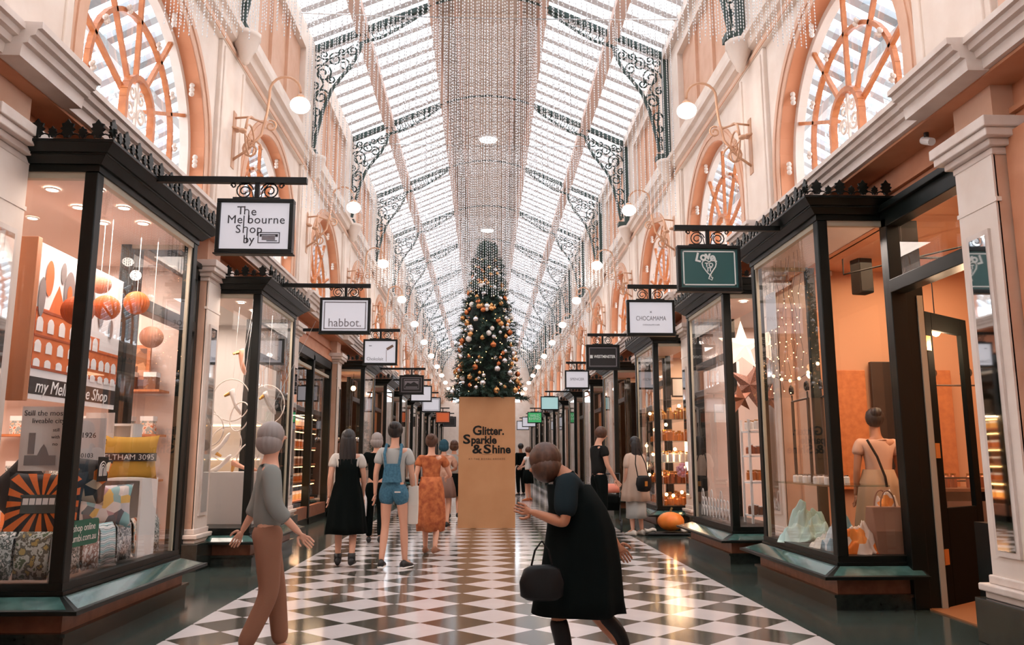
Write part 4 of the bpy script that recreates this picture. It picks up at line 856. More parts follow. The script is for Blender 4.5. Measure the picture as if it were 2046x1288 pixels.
# 6 white shopping bag carrier
t, j = person('person with grey hair carrying a white shopping bag, between black dress and denim dungarees', (-1.72, 12.5, 0), radians(3), 1.62, dict(walk, elL=(-.24, .0, 1.12), wrL=(-.27, .04, .90)))
top_garment(t, j, BLK, 1.5, 1.2, name='jacket'); hair(t, j, HGRY, 'bob'); chain(t, 'trousers', [[(0, 0, .96, .13, .11), (-.09, 0, .88, .1, .1), j['knL'] + (.07,), j['anL'] + (.055,)], [(0, 0, .96, .13, .11), (.09, 0, .88, .1, .1), j['knR'] + (.07,), j['anR'] + (.055,)]], BLK); shoe_pair(t, j, SHOE)
def tote(name, label, loc, w_, d, h, m, rz_=0, cat='bag'):
    b = empty(name, loc, rz_); mb = MB(); mb.loft([[(x * k, y * k2, z) for x, y in ((-w_ / 2, -d / 2), (w_ / 2, -d / 2), (w_ / 2, d / 2), (-w_ / 2, d / 2))] for z, k, k2 in ((0, .92, 1), (h * .5, 1, 1.1), (h, .98, .6))]); mb.build('bag_body', m, b, bevel=.01)
    mb = MB()
    for y in (-d * .3, d * .3): mb.tube([(w_ * .22 * cos(a), y, h + .14 * sin(a)) for a in [pi * i / 10 for i in range(11)]], .007, 5)
    mb.build('handle', m, b); tag(b, label, cat); return b
tote('shopping_bag', 'white shopping bag held low between the black dress and the denim dungarees', (-2.0, 12.52, .40), .32, .13, .40, WBAG)
tote('canvas_bag', 'long cream tote bag hanging beside the denim dungarees', (-.92, 9.79, .50), .12, .10, .44, CREAMC)
# 7 man in charcoal tee
t, j = person('person in charcoal tee with short brown hair looking down, by the black framed windows', (1.78, 13.4, 0), radians(-70), 1.76, dict(look=(0, 1, -.5), head=(0, .07, 1.62), crown=(0, .06, 1.67), jaw=(0, .06, 1.55), elR=(.21, .04, 1.12), wrR=(.20, .18, .92), elL=(-.2, .02, 1.12), wrL=(-.2, .1, .88)), SKIN)
top_garment(t, j, CHAR, .55, 1.2, name='tee_shirt', girth=1.1); hair(t, j, HBRN, 'short'); chain(t, 'trousers', [[(0, 0, .98, .14, .12), (-.09, 0, .88, .11, .11), j['knL'] + (.075,), j['anL'] + (.06,)], [(0, 0, .98, .14, .12), (.09, 0, .88, .11, .11), j['knR'] + (.075,), j['anR'] + (.06,)]], BLK); shoe_pair(t, j, SHOE)
# 8 beige woman
t, j = person('person in loose beige dress with long black hair, looking into the sparkling window', (2.44, 13.75, 0), radians(28), 1.60, dict(elR=(.2, .05, 1.14), wrR=(.12, .16, 1.0)), SKIN)
skirt(t, BEIGE, [(0, 0, 1.45, .10, .08), (0, 0, 1.40, .19, .12), (0, 0, 1.2, .22, .16), (0, 0, .95, .23, .18), (0, 0, .72, .26, .2), (0, 0, .60, .27, .21)], 'beige_tunic', 7, .03); top_garment(t, j, BEIGE, .9, 1.35, name='sleeves')
skirt(t, GREYC, [(0, 0, .7, .2, .16), (0, 0, .4, .19, .16), (0, 0, .30, .19, .16)], 'underskirt', 6, .02); hair(t, j, HBLK, 'long'); shoe_pair(t, j, CREAMC)
b = empty('shoulder_bag', (2.52, 13.44, .72), radians(20)); mb = MB(); mb.loft([[(rx * cos(a), .06 * sin(a), z) for a in [2 * pi * i / 16 for i in range(16)]] for z, rx in ((0, .05), (.02, .12), (.12, .15), (.22, .13), (.26, .09))]); mb.build('bag_body', LEA, b, smooth=True)
MB().box(-.02, .03, -.07, -.055, .09, .17).build('clasp', BRASS, b); mb = MB(); mb.tube([(-.1, 0, .2), (-.12, .05, .45), (-.06, .12, .7)], .009, 5); mb.tube([(.1, 0, .2), (.06, .03, .45), (-.02, .10, .7)], .009, 5); mb.build('strap', LEA, b); tag(b, 'small black shoulder bag with gold clasp on the beige dress', 'bag')
# 9, 10 far pair
t, j = person('person in black standing with a companion far down beside the kraft box', (1.14, 28.1, 0), radians(30), 1.74, {}, SKIN2); top_garment(t, j, BLK, 1.6, 1.25, name='jacket'); hair(t, j, HBLK, 'short'); chain(t, 'trousers', [[(0, 0, .98, .14, .12), (-.09, 0, .88, .11, .11), j['knL'] + (.075,), j['anL'] + (.06,)], [(0, 0, .98, .14, .12), (.09, 0, .88, .11, .11), j['knR'] + (.075,), j['anR'] + (.06,)]], BLK); shoe_pair(t, j, SHOE)
t, j = person('person in white tee and black skirt with a rucksack, far beyond the kraft box', (1.22, 24.8, 0), radians(60), 1.58, dict(look=(0, 1, -.4), elR=(.2, .12, 1.15), wrR=(.1, .26, 1.08), elL=(-.2, .12, 1.15), wrL=(-.1, .26, 1.08)), SKIN); top_garment(t, j, mat('white_cloth', (226, 222, 218), .85), .5, 1.2, name='tee_shirt'); hair(t, j, HBRN, 'short'); skirt(t, BLK, [(0, 0, 1.0, .17, .14), (0, 0, .75, .2, .17), (0, 0, .56, .2, .17)], 'skirt'); shoe_pair(t, j, RUST)
b = empty('rucksack', (1.22 + .19, 24.68, 1.0), radians(60)); mb = MB(); mb.loft([[(rx * cos(a), ry * sin(a), z) for a in [2 * pi * i / 14 for i in range(14)]] for z, rx, ry in ((0, .10, .06), (.05, .14, .09), (.25, .14, .09), (.36, .09, .05))]); mb.build('bag_body', LEA, b, smooth=True); tag(b, 'small black rucksack worn by the person in the white tee', 'bag')
# 11 reflection of a passer-by, modelled as a figure in the amber shop
t, j = person('person with black bun, blush blouse and long beige skirt behind the amber shop glass', (X1(3.95), 8.42, .012), radians(-12), 1.74, dict(elR=(.22, .05, 1.14), wrR=(.2, .16, 1.0)), SKIN2)
top_garment(t, j, mat('blush_cloth', (206, 158, 132), .85), .55, 1.22, name='blouse'); hair(t, j, HBLK, 'bun'); skirt(t, mat('khaki_cloth', (164, 128, 98), .85), [(0, 0, 1.12, .15, .12), (0, 0, .95, .2, .17), (0, 0, .6, .25, .22), (0, 0, .25, .28, .25)], 'long_skirt', 10, .03)
mb = MB(); mb.tube([(-.12, -.13, 1.42), (-.04, -.15, 1.25), (.02, -.16, 1.05), (.03, -.16, .95)], .014, 6); mb.build('bag_strap', LEA, t); shoe_pair(t, j, SHOE)
# 12 near dark coated walker, stooping to the left
st_ = dict(pelvis=(0, -.04, .90), spine=(0, -.01, 1.04), chest=(0, .06, 1.17), neckb=(0, .10, 1.27), neck=(0, .14, 1.30), jaw=(0, .19, 1.28), head=(0, .215, 1.335), crown=(0, .21, 1.39), look=(0, .8, -.6),
           shL=(-.17, .08, 1.22), elL=(-.25, .10, .97), wrL=(-.08, .27, 1.02), shR=(.17, .05, 1.23), elR=(.22, -.14, 1.01), wrR=(.20, -.27, .82), hiL=(-.09, -.03, .87), knL=(-.09, .14, .52), anL=(-.09, .10, .10), toeL=(-.09, .23, .04), hiR=(.09, -.03, .87), knR=(.09, -.04, .49), anR=(.09, -.30, .18), toeR=(.09, -.20, .07))
t, j = person('person in long dark coat stooping forward mid stride, large in front of the floor tiles', (.46, 4.85, 0), radians(90), 1.60, st_, SKIN2)
top_garment(t, j, mat('slate_cloth', (30, 40, 44), .95, spec=.1), .9, 1.34, name='jacket'); hair(t, j, HBRN, 'bob')
skirt(t, BLK, [(0, .05, 1.19, .15, .14), (0, .0, 1.05, .19, .18), (0, -.02, .92, .21, .21), (0, -.02, .7, .23, .24), (0, .0, .5, .24, .27), (0, .0, .42, .25, .28)], 'long_coat', 7, .02)
chain(t, 'boot', [[j['knL'][:2] + (.42, .062), (j['anL'][0], j['anL'][1], .25, .058), j['anL'] + (.048,), j['toeL'] + (.036,)]], LEA); chain(t, 'boot', [[(.09, -.12, .42, .062), (.09, -.26, .28, .055), j['anR'] + (.046,), j['toeR'] + (.036,)]], LEA)
b = empty('handbag', (.28, 4.62, .50), radians(100)); b.location = (.235, 4.60, .50); b.scale = (.62, .62, .62); mb = MB(); mb.loft([[(rx * cos(a), .09 * sin(a) * (1 if z < .2 else .7), z) for a in [2 * pi * i / 18 for i in range(18)]] for z, rx in ((0, .14), (.03, .19), (.15, .2), (.26, .16), (.29, .10))]); mb.build('bag_body', LEA, b, smooth=True); b.rotation_euler.z = 0
mb = MB(); mb.tube([(-.1, 0, .26), (-.06, 0, .42), (0, .0, .50), (.06, 0, .42), (.1, 0, .26)], .01, 6); mb.build('handle', LEA, b); tag(b, 'bulky black handbag carried by the stooping person in the dark coat', 'bag')
# 13 near pale grey walker on the left
t, j = person('person in pale grey top and tan trousers striding past the shoe shop window', (-1.46, 5.35, 0), radians(-72), 1.47, dict(walk, wrL=(-.2, -.16, .95), wrR=(.2, .2, .95)), SKIN)
top_garment(t, j, mat('mist_cloth', (132, 134, 130), .95), 1.6, 1.3, name='jumper'); hair(t, j, HGRY, 'bob'); chain(t, 'trousers', [[(0, 0, .98, .14, .12), (-.09, 0, .88, .11, .11), j['knL'] + (.078,), j['anL'] + (.066,)], [(0, 0, .98, .14, .12), (.09, 0, .88, .11, .11), j['knR'] + (.078,), j['anR'] + (.066,)]], TAN); shoe_pair(t, j, TAN)
# pram and pumpkin cushion
t = tag(empty('pram', (2.13, 14.62, 0), radians(-10)), 'dark folding pram with pink hood between the charcoal tee and the beige dress', 'pram')
mb = MB(); mb.tube([(-.18, -.3, .2), (-.18, .25, .75), (-.18, .35, .98)], .014, 6); mb.tube([(.18, -.3, .2), (.18, .25, .75), (.18, .35, .98)], .014, 6); mb.tube([(-.18, .35, .98), (.18, .35, .98)], .016, 6); mb.tube([(-.18, .3, .18), (-.18, -.2, .6)], .014, 6); mb.tube([(.18, .3, .18), (.18, -.2, .6)], .014, 6); mb.build('frame', SHOE, t)
mb = MB(); mb.loft([[(x, y, z) for x, y in ((-.17, y0), (.17, y0), (.17, y1), (-.17, y1))] for z, y0, y1 in ((.36, -.22, .12), (.5, -.3, .2), (.62, -.3, .24))]); mb.build('seat', BLK, t, bevel=.02)
mb = MB(); mb.loft([[(.18 * cos(a), .02 + .16 * sin(a) * k, .66 + .14 * k2) for a in [2 * pi * i / 12 for i in range(12)]] for k, k2 in ((1, 0), (.95, .5), (.7, .9), (.1, 1.1))]); mb.build('hood', mat('coral_cloth', (226, 140, 118), .8), t, smooth=True)
for x in (-.2, .2):
    for y in (-.28, .28): mb = MB(); mb.tube([(x - .015, y, .09), (x + .015, y, .09)], .09, 16); mb.build('wheel', SHOE, t)
t = tag(empty('pumpkin_cushion', (X1(2.98), 13.82, .05)), 'bright orange ribbed pumpkin on a dark tray beside the window sill', 'pumpkin')
mb = MB(); mb.loft([[((.205 + .02 * abs(sin(4 * a))) * sin(p) * cos(a), (.205 + .02 * abs(sin(4 * a))) * sin(p) * sin(a), .17 - .155 * cos(p)) for a in [2 * pi * i / 40 for i in range(40)]] for p in [max(.05, min(pi - .05, pi * i / 12)) for i in range(13)]]); mb.build('shell', mat('pumpkin', (236, 120, 36), .5, noise=(244, 146, 62), nscale=5), t, smooth=True)
mb = MB(); mb.tube([(0, 0, .31), (.01, 0, .36), (.03, .01, .39)], [.025, .018, .02], 8); mb.build('stalk', mat('stalk', (110, 90, 50), .8), t)
t = tag(MB().box(-.36, .36, -.2, .2, 0, .03).build('floor_tray', SHOE, None, bevel=.01, loc=(X1(2.90), 13.80, .015)), 'flat dark tray on the floor under the orange pumpkin', 'tray')
for i, (x, lab) in enumerate(((-.30, 'pale rolled cloth at the near end of the tray'), (.30, 'pale crumpled cloth beside the orange pumpkin, next to the sill'))):
    mb = MB(); mb.loft([[(u, .045 * cos(a) + .01 * sin(6 * u * 20), .045 + .03 * sin(a) + .012 * sin(u * 40)) for a in [2 * pi * k / 10 for k in range(10)]] for u in np.linspace(-.09, .09, 9)]); tag(mb.build('folded_cloth', CREAMC, None, smooth=True, loc=(X1(2.90) + x, 13.66, .045)), lab, 'cloth')
# ================================================ SHOP WINDOW CONTENTS
def cmat(name, cols, scale=6., rough=.8, kind='voronoi'):
    """cloth or paper with printed patches of several colours"""
    if name in MATS: return MATS[name]
    m = bpy.data.materials.new(name); MATS[name] = m; m.use_nodes = True; nt = m.node_tree; b = nt.nodes['Principled BSDF']; b.inputs['Roughness'].default_value = rough
    tc = nt.nodes.new('ShaderNodeTexCoord')
    if kind == 'voronoi': t = nt.nodes.new('ShaderNodeTexVoronoi'); o_ = t.outputs['Color']; t.inputs['Scale'].default_value = scale
    elif kind == 'check': t = nt.nodes.new('ShaderNodeTexNoise'); o_ = t.outputs['Fac']; t.inputs['Scale'].default_value = scale; t.inputs['Detail'].default_value = 6
    else: t = nt.nodes.new('ShaderNodeTexWave'); o_ = t.outputs['Fac']; t.inputs['Scale'].default_value = scale; t.inputs['Distortion'].default_value = 4; t.bands_direction = 'Z'
    nt.links.new(tc.outputs['Object'], t.inputs['Vector']); r = nt.nodes.new('ShaderNodeValToRGB'); r.color_ramp.interpolation = 'CONSTANT'; n = len(cols)
    while len(r.color_ramp.elements) < n: r.color_ramp.elements.new(.5)
    lo, hi = (.0, 1.) if kind == 'voronoi' else ((.3, .7) if kind == 'check' else (0, 1))
    for i, c in enumerate(cols): e = r.color_ramp.elements[i]; e.position = lo + (hi - lo) * i / n; e.color = srgb(c) + (1,)
    if kind == 'voronoi':
        sp = nt.nodes.new('ShaderNodeSeparateColor'); nt.links.new(o_, sp.inputs[0]); o_ = sp.outputs[0]
    nt.links.new(o_, r.inputs[0]); nt.links.new(r.outputs[0], b.inputs['Base Color']); return m
PAPER = mat('white_paper', (232, 230, 230), .7); ORP = mat('print_orange', (206, 106, 52), .7); ORD_ = mat('print_rust', (160, 74, 40), .7); GRP = mat('print_grey', (132, 122, 120), .7)
def cushion(name, label, loc, w_, h, m, rot=(0, 0, 0), th=.13, cat='cushion'):
    mb = MB(); n = 12; f = lambda a: 1 - abs(a) ** 4
    G = [[(u, v) for u in np.linspace(-1, 1, n + 1)] for v in np.linspace(-1, 1, n + 1)]
    for sg in (-1, 1):
        vs = []; fs = []
        for row in G:
            for u, v in row:
                k = 1 - .10 * (1 - u * u) * abs(v) ** 2; k2 = 1 - .10 * (1 - v * v) * abs(u) ** 2
                vs.append((u * w_ / 2 * k2, sg * th / 2 * sqrt(max(0, (1 - u ** 4) * (1 - v ** 4))), v * h / 2 * k))
        for i in range(n):
            for j in range(n): a = i * (n + 1) + j; fs.append((a, a + 1, a + n + 2, a + n + 1))
        mb.add(vs, fs)
    o = mb.build(name, m, None, smooth=True); o.location = loc; o.rotation_euler = rot; tag(o, label, cat); return o
def flat(mb, x0, x1, z0, z1, y=0., t=.003): mb.box(x0, x1, y - t, y, z0, z1); return mb
def downlights(pts, lab, s):
    o0 = None
    for i, (d, y, z) in enumerate(pts):
        if o0 is None:
            o0 = MB().lathe([(.001, 0), (.042, 0), (.045, .004)], (0, 0, -.004), 16).build('recessed_downlight', DOWN); rmb = MB(); rmb.loft([[(r_ * cos(2 * pi * j / 16), r_ * sin(2 * pi * j / 16), z_) for j in range(16)] for r_, z_ in ((.044, -.006), (.058, -.004), (.058, .003))], cap=False); rmb.build('rim', WHITE, o0); o = o0
        else: o = copy_tree(o0)
        o.location = (fx(s)(d), y, z); tag(o, lab, 'downlight', lab)
downlights([(3.42, 6.1, 3.298), (3.08, 6.1, 3.298), (3.44, 6.55, 3.298), (3.07, 6.55, 3.298), (3.1, 7.0, 3.298), (3.45, 7.0, 3.298), (3.95, 8.6, 3.515), (4.4, 7.6, 3.515), (5.2, 7.6, 3.515)], 'round recessed downlight in the souvenir shop ceiling', -1)
downlights([(3.3, 10.6, 3.278), (3.3, 11.2, 3.278), (3.9, 11.4, 3.515), (3.9, 12.4, 3.515), (4.6, 11.4, 3.515)], 'round recessed downlight in the shoe shop ceiling', -1)
downlights([(3.3, 10.5, 3.318), (3.9, 11.4, 3.515), (4.6, 12.2, 3.515)], 'round recessed downlight in the homeware shop ceiling', 1)
# --- display floor of each bay
for i, (s, y0, y1, nm) in enumerate(((-1, 5.87, 7.78, 'souvenir'), (-1, 10.24, 12., 'shoe'), (1, 7.16, 8.95, 'amber gift'), (1, 10.24, 11.97, 'homeware'), (1, 14.6, 16.27, 'fairy light'))):
    X = fx(s); tag(MB().box(min(X(2.97), X(3.64)), max(X(2.97), X(3.64)), y0, y1, .30, .415).build('display_platform', (GREYW if i in (0, 1) else WOODF)), 'low display platform inside the %s window' % nm, 'display platform')
# --- LEFT 1: souvenir shop
t = tag(empty('printed_banner', (X0(3.5), 6.9, 0), pi / 2), 'large white banner printed with an orange town hall and grey balloons', 'banner')   # local x = +Y, faces +x world... (front is -y local)
t.rotation_euler.z = pi / 2
bn = lambda mb, a, b, c, d, k=0: mb.box(a, b, -.006 - .003 * k, -.003 - .003 * k + .001, c, d)
MB().box(-.72, .70, -.004, .008, 1.70, 2.90).build('cloth', PAPER, t)
mb = MB()
for a, b, c, d in ((-.72, -.10, 1.95, 2.40), (-.10, .32, 1.93, 2.30), (.32, .70, 1.93, 2.20)): bn(mb, a, b, c, d)
for a, c in ((-.42, 2.40), (.0, 2.30)): mb.extrude([(a - .12, c), (a + .12, c), (a + .07, c + .10), (a, c + .22), (a - .07, c + .10)], lambda p, q, u: (p, u, q), -.006, -.003)
mb.build('town_hall_print', ORP, t)
mb = MB()
for a, b, c, d in ((-.72, -.1, 2.37, 2.39), (-.72, -.1, 2.18, 2.195), (-.1, .7, 2.17, 2.18), (-.1, .7, 2.03, 2.045), (-.72, .7, 1.93, 1.95)): bn(mb, a, b, c, d, 1)
mb.build('print_courses', ORD_, t)
mb = MB()
for i, a in enumerate((-.66, -.50, -.33, -.16, .0, .12, .24, .38, .50, .62)):
    for z0, h in ((2.22, .11), (2.06, .09), (1.95, .06)):
        if a > .3 and z0 > 2.2: continue
        zz = z0 - (.04 if a > -.1 else 0); w_ = .045
        mb.extrude([(a - w_, zz), (a + w_, zz), (a + w_, zz + h * .7), (a + w_ * .6, zz + h * .95), (a, zz + h * 1.05), (a - w_ * .6, zz + h * .95), (a - w_, zz + h * .7)], lambda p, q, u: (p, u, q), -.010, -.007)
mb.build('window_print', PAPER, t)
for i, (a, z, r1, r2, c) in enumerate(((-.58, 2.66, .06, .13, ORP), (-.38, 2.74, .04, .08, GRP), (-.27, 2.60, .085, .17, GRP), (-.67, 2.50, .05, .14, GRP), (.1, 2.62, .06, .11, GRP), (.30, 2.52, .05, .10, GRP), (.5, 2.42, .04, .08, GRP), (-.27, 2.58, .04, .07, ORP))):
    mb = MB(); mb.add([(a + r1 * cos(p), -.0105 - .0005 * i, z + r2 * sin(p) * (1 if sin(p) > 0 else 1.2)) for p in [2 * pi * k / 20 for k in range(20)]], [tuple(range(20))]); mb.build('balloon_print', c, t)
mb = MB(); bn(mb, -.72, .70, 1.74, 1.87); mb.build('black_band', mat('print_black', (40, 32, 30), .7), t)
text('my Melbourne Shop', 'lettering', t, (-.05, -.0075, 1.80), .145, PAPER, shear=.25)
tag(MB().box(-.09, .05, -.03, .03, 1.68, 2.92).build('timber_post', mat('stained_post', (176, 112, 72), .5), None, bevel=.004), 'narrow brown printed panel standing at the near edge of the banner', 'panel').location = (X0(3.52), 6.10, 0)
HON = mat('honeycomb_orange', (226, 118, 48), .7, noise=(206, 92, 30), nscale=2); HONP = mat('honeycomb_blush', (222, 158, 128), .7)
def honey(label, loc, r_, m):
    mb = MB(); n = 48
    mb.loft([[(r_ * (1 + .05 * (j % 2)) * sin(p) * cos(2 * pi * j / n), r_ * (1 + .05 * (j % 2)) * sin(p) * sin(2 * pi * j / n), -r_ * cos(p)) for j in range(n)] for p in [max(.05, min(pi - .05, pi * i / 14)) for i in range(15)]])
    o = mb.build('paper_lantern', m, None, loc=loc); mb = MB(); mb.tube([(0, 0, r_), (0, 0, 3.30 - loc[2])], .003, 4); mb.build('string', WHITE, o); tag(o, label, 'paper lantern')
honey('dark orange honeycomb paper lantern hanging at the corner post of the souvenir window', (X0(3.25), 6.31, 2.39), .115, mat('honeycomb_dark', (196, 84, 30), .7)); honey('orange honeycomb lantern in the middle of the souvenir window', (X0(3.25), 6.77, 2.50), .105, HON)
honey('orange honeycomb lantern nearest the far post of the souvenir window', (X0(3.25), 7.34, 2.65), .105, HON); honey('blush honeycomb lantern hanging lowest, below the far orange one', (X0(3.16), 7.50, 2.36), .10, HONP); honey('blush honeycomb lantern behind the middle orange one', (X0(3.4), 6.95, 2.74), .085, HONP)
def towel(label, loc, w_, h, m, rz_=0, sag=.012, words=(), pic=None):
    mb = MB(); n = 12; mb.loft([[(x, .004 + sag * sin(x * 18 + z * 3), z) for x in np.linspace(-w_ / 2, w_ / 2, n)] + [(x, -.004 + sag * sin(x * 18 + z * 3), z) for x in np.linspace(w_ / 2, -w_ / 2, n)] for z in np.linspace(0, h, 8)])
    o = mb.build('tea_towel', m, None, smooth=False, loc=loc); o.rotation_euler.z = rz_
    for b_, x, z, sz in words: text(b_, 'lettering', o, (x, -.022, z), sz, MATS['print_black'])
    if pic: pic(o)
    tag(o, label, 'tea towel'); return o
LINEN = mat('linen', (226, 214, 206), .85)
def citypic(o):
    mb = MB(); mb.box(-.10, -.055, -.021, -.018, .12, .27); mb.box(-.12, .10, -.021, -.018, .04, .11); mb.extrude([(-.03, .11), (.05, .11), (.03, .16), (.01, .19), (-.01, .16)], lambda a, b, u: (a, u, b), -.021, -.018); mb.build('city_print', GRP, o)
towel('white tea towel hanging below the banner, lettered Still the most liveable city', (X0(3.26), 6.02, 1.17), .33, .46, LINEN, words=(('Still the most', 0, .41, .055), ('liveable city', .03, .355, .05), ('still', .09, .29, .035), ('with', .09, .24, .035), ('no', .09, .19, .035)), pic=citypic)
towel('pale towel printed with faint grey lines, hanging behind the corner post', (X0(3.27), 6.72, .92), .26, .66, mat('pale_linen', (206, 204, 204), .85), words=(('1926', 0, .52, .06), ('0103', 0, .36, .05)))
towel('pale towel lettered wine, hanging beside the yellow cushion', (X0(3.42), 7.2, 1.25), .24, .40, LINEN, words=(('wine', 0, .16, .09),))
# cushions
MATS['print_black'] = MATS['print_black']
BK = MATS['print_black']; c = cushion('cushion', 'square cushion printed with a tram on orange and black sunburst rays', (X0(3.22), 6.03, .93), .52, .48, mat('black_cotton', (26, 26, 28), .85), (radians(-12), 0, radians(12)))
mb = MB(); cy_ = lambda x, z: -(.065 * sqrt(max(0, (1 - (x / .26) ** 4) * (1 - (z / .24) ** 4))) + .005)
for i in range(16):
    a = 2 * pi * i / 16; L2 = []; R2 = []
    for k in range(7):
        q = .05 + .185 * k / 6; w_ = .105
        for lst, aa in ((L2, a - w_), (R2, a + w_)): x_, z_ = q * cos(aa) / max(abs(cos(aa)), abs(sin(aa))) * .98, q * .92 * sin(aa) / max(abs(cos(aa)), abs(sin(aa))); lst.append((x_, cy_(x_, z_), z_))
    for k in range(6): mb.quad(L2[k], R2[k], R2[k + 1], L2[k + 1])
mb.build('sunburst', mat('sunburst_orange', (226, 110, 40), .8), c)
mb = MB(); mb.box(-.13, .13, -.080, -.070, -.07, .05); mb.box(-.14, .14, -.082, -.070, .045, .06); mb.build('tram', mat('tram_green', (62, 66, 60), .8), c)
mb = MB()
for i in range(6): mb.box(-.12 + .042 * i, -.085 + .042 * i, -.083, -.079, -.01, .035)
mb.build('tram_windows', LINEN, c)
c = cushion('cushion', 'plain black cushion propped on its corner behind the tram cushion', (X0(3.46), 6.16, 1.02), .42, .42, MATS['black_cotton'], (0, radians(45), radians(5)), .10)
cushion('cushion', 'cushion with round orange flowers on black, behind the corner post', (X0(3.08), 6.28, 1.10), .34, .34, cmat('flower_print', [(232, 126, 50), (40, 36, 36), (70, 66, 60), (40, 36, 36), (220, 200, 170)], 11), (0, radians(8), radians(20)), .12)
cushion('cushion', 'cushion patterned with rows of small pastel houses', (X0(3.16), 6.82, .88), .42, .36, cmat('house_print', [(150, 190, 190), (232, 190, 110), (206, 196, 196), (110, 104, 108), (190, 150, 150), (92, 110, 116), (226, 214, 206)], 13), (radians(-10), 0, radians(24)))
c = cushion('cushion', 'mustard yellow cushion with a dark band reading ELTHAM 3095 on the white crate', (X0(3.18), 7.28, 1.27), .46, .38, mat('mustard', (206, 156, 60), .8), (0, 0, radians(22)), .14)
MB().box(-.215, .215, -.082, -.03, -.035, .035).build('name_band', BK, c); text('ELTHAM 3095', 'lettering', c, (0, -.084, -.003), .066, LINEN)
# crates and frame
def crate(label, loc, w_, d, h, m=WHITE, rz_=0):
    t = empty('display_crate', loc, rz_); mb = MB(); e = .02
    mb.box(-w_ / 2, w_ / 2, -d / 2, d / 2, 0, e); mb.box(-w_ / 2, w_ / 2, -d / 2, d / 2, h - e, h); mb.box(-w_ / 2, -w_ / 2 + e, -d / 2, d / 2, e, h - e); mb.box(w_ / 2 - e, w_ / 2, -d / 2, d / 2, e, h - e); mb.box(-w_ / 2 + e, w_ / 2 - e, d / 2 - e, d / 2, e, h - e)
    mb.build('crate_box', m, t); tag(t, label, 'crate'); return t
crate('white open crate under the mustard cushion', (X0(3.22), 7.34, .42), .42, .34, .67)
crate('white open box frame standing behind the mustard cushion', (X0(3.45), 7.62, .42), .36, .2, 1.15)
# draped towels on a rail
o = tag(empty('towel_rail', (0, 0, 0)), 'thin white rail carrying folded towels low in the souvenir window', 'rail'); mb = MB(); mb.tube([(X0(3.06), 5.86, .72), (X0(3.06), 7.7, .72)], .008, 6); mb.tube([(X0(3.06), 5.86, .72), (X0(3.56), 5.86, .72)], .008, 6)
for p in ((3.06, 5.86), (3.06, 7.7), (3.56, 5.86)): mb.tube([(X0(p[0]), p[1], .42), (X0(p[0]), p[1], .72)], .008, 6)
mb.build('bar', WHITE, o)
PR = [cmat('print_a', [(120, 124, 116), (196, 200, 196), (86, 96, 92), (226, 222, 216)], 30, kind='check'), cmat('print_b', [(210, 214, 214), (70, 120, 124), (228, 230, 230), (150, 190, 196)], 6, kind='wave'), cmat('print_c', [(96, 98, 98), (206, 204, 204), (140, 142, 144), (230, 228, 226)], 24, kind='check'),
      cmat('print_d', [(206, 110, 62), (226, 206, 190), (150, 160, 156), (232, 180, 140)], 16, kind='check'), cmat('print_e', [(176, 150, 90), (96, 92, 80), (190, 190, 180), (80, 96, 70)], 20, kind='check'), cmat('print_f', [(214, 208, 204), (150, 120, 110), (226, 226, 224)], 22, kind='check')]
TL = ['grey botanical print towel', 'white and teal striped towel', 'charcoal text print towel', 'orange and white floral towel', 'olive floral towel', 'pale pink and cream map towel']
def drape(label, p, w_, h, m, along):
    mb = MB(); n = 10; prof = [(-.035, -h), (-.032, -h * .5), (-.026, -.02), (0, .025), (.026, -.02), (.03, -h * .6)]
    mb.loft([[(u + 0 * q, q * (1 + .25 * sin(u * 26 + z * 3)), z) for q, z in prof] for u in np.linspace(-w_ / 2, w_ / 2, n)], cap=False); me_o = mb.build('folded_towel', m, None, smooth=True, loc=p)
    sd = me_o.modifiers.new('s', 'SOLIDIFY'); sd.thickness = .006; me_o.rotation_euler.z = pi / 2 if along else 0; tag(me_o, label, 'towel')
for i, (y, k) in enumerate(((6.06, 0), (6.36, 5), (6.64, 1), (6.93, 2), (7.24, 3), (7.52, 0))): drape('%s draped over the window rail, %s from the corner post' % (TL[k], ['first', 'second', 'third', 'fourth', 'fifth', 'last'][i]), (X0(3.06), y, .73), .26, .28, PR[k], True)
for i, (d, k) in enumerate(((3.17, 4), (3.42, 0))): drape('%s on the return rail, %s the corner post' % (TL[k], ('nearest', 'farther from')[i] + (' to' if i == 0 else '')), (X0(d), 5.86, .73), .23, .28, PR[k], False)
# stickers on the glass
t = tag(empty('window_sticker', (X0(2.928), 6.03, .74), pi / 2), 'rounded green sticker on the glass reading shop online', 'sticker'); mb = MB()
co = [(sx_ * .19 + .03 * cos(a), sz_ * .06 + .03 * sin(a)) for sx_, sz_, a0 in ((1, 1, 0), (-1, 1, pi / 2), (-1, -1, pi), (1, -1, 1.5 * pi)) for a in (a0, a0 + .52, a0 + 1.05, a0 + 1.57)]
mb.add([(x, -.001, z) for x, z in co], [tuple(range(16))]); mb.build('sticker_back', mat('sticker_green', (20, 84, 62), .5), t); text('shop online', 'lettering', t, (0, -.003, .035), .07, LINEN, extrude=.0004); text('lumbi.com.au', 'lettering', t, (0, -.003, -.035), .07, LINEN, extrude=.0004)
t = tag(empty('window_sticker', (X0(2.928), 6.24, 1.18), pi / 2), 'small square black sticker with a pale building mark on the glass', 'sticker'); MB().box(-.085, .085, -.001, 0, -.09, .09).build('sticker_back', BLACK, t); mb = MB()
for i in range(3): mb.tube([(.055 - .02 * i + 0 * a, -.002, -.05)] + [((.055 - .02 * i) * cos(a) , -.002, .0 + (.055 - .02 * i) * sin(a)) for a in [pi * k / 8 for k in range(9)]] + [(-.055 + .02 * i, -.002, -.05)], .004, 4)
mb.build('mark', LINEN, t)
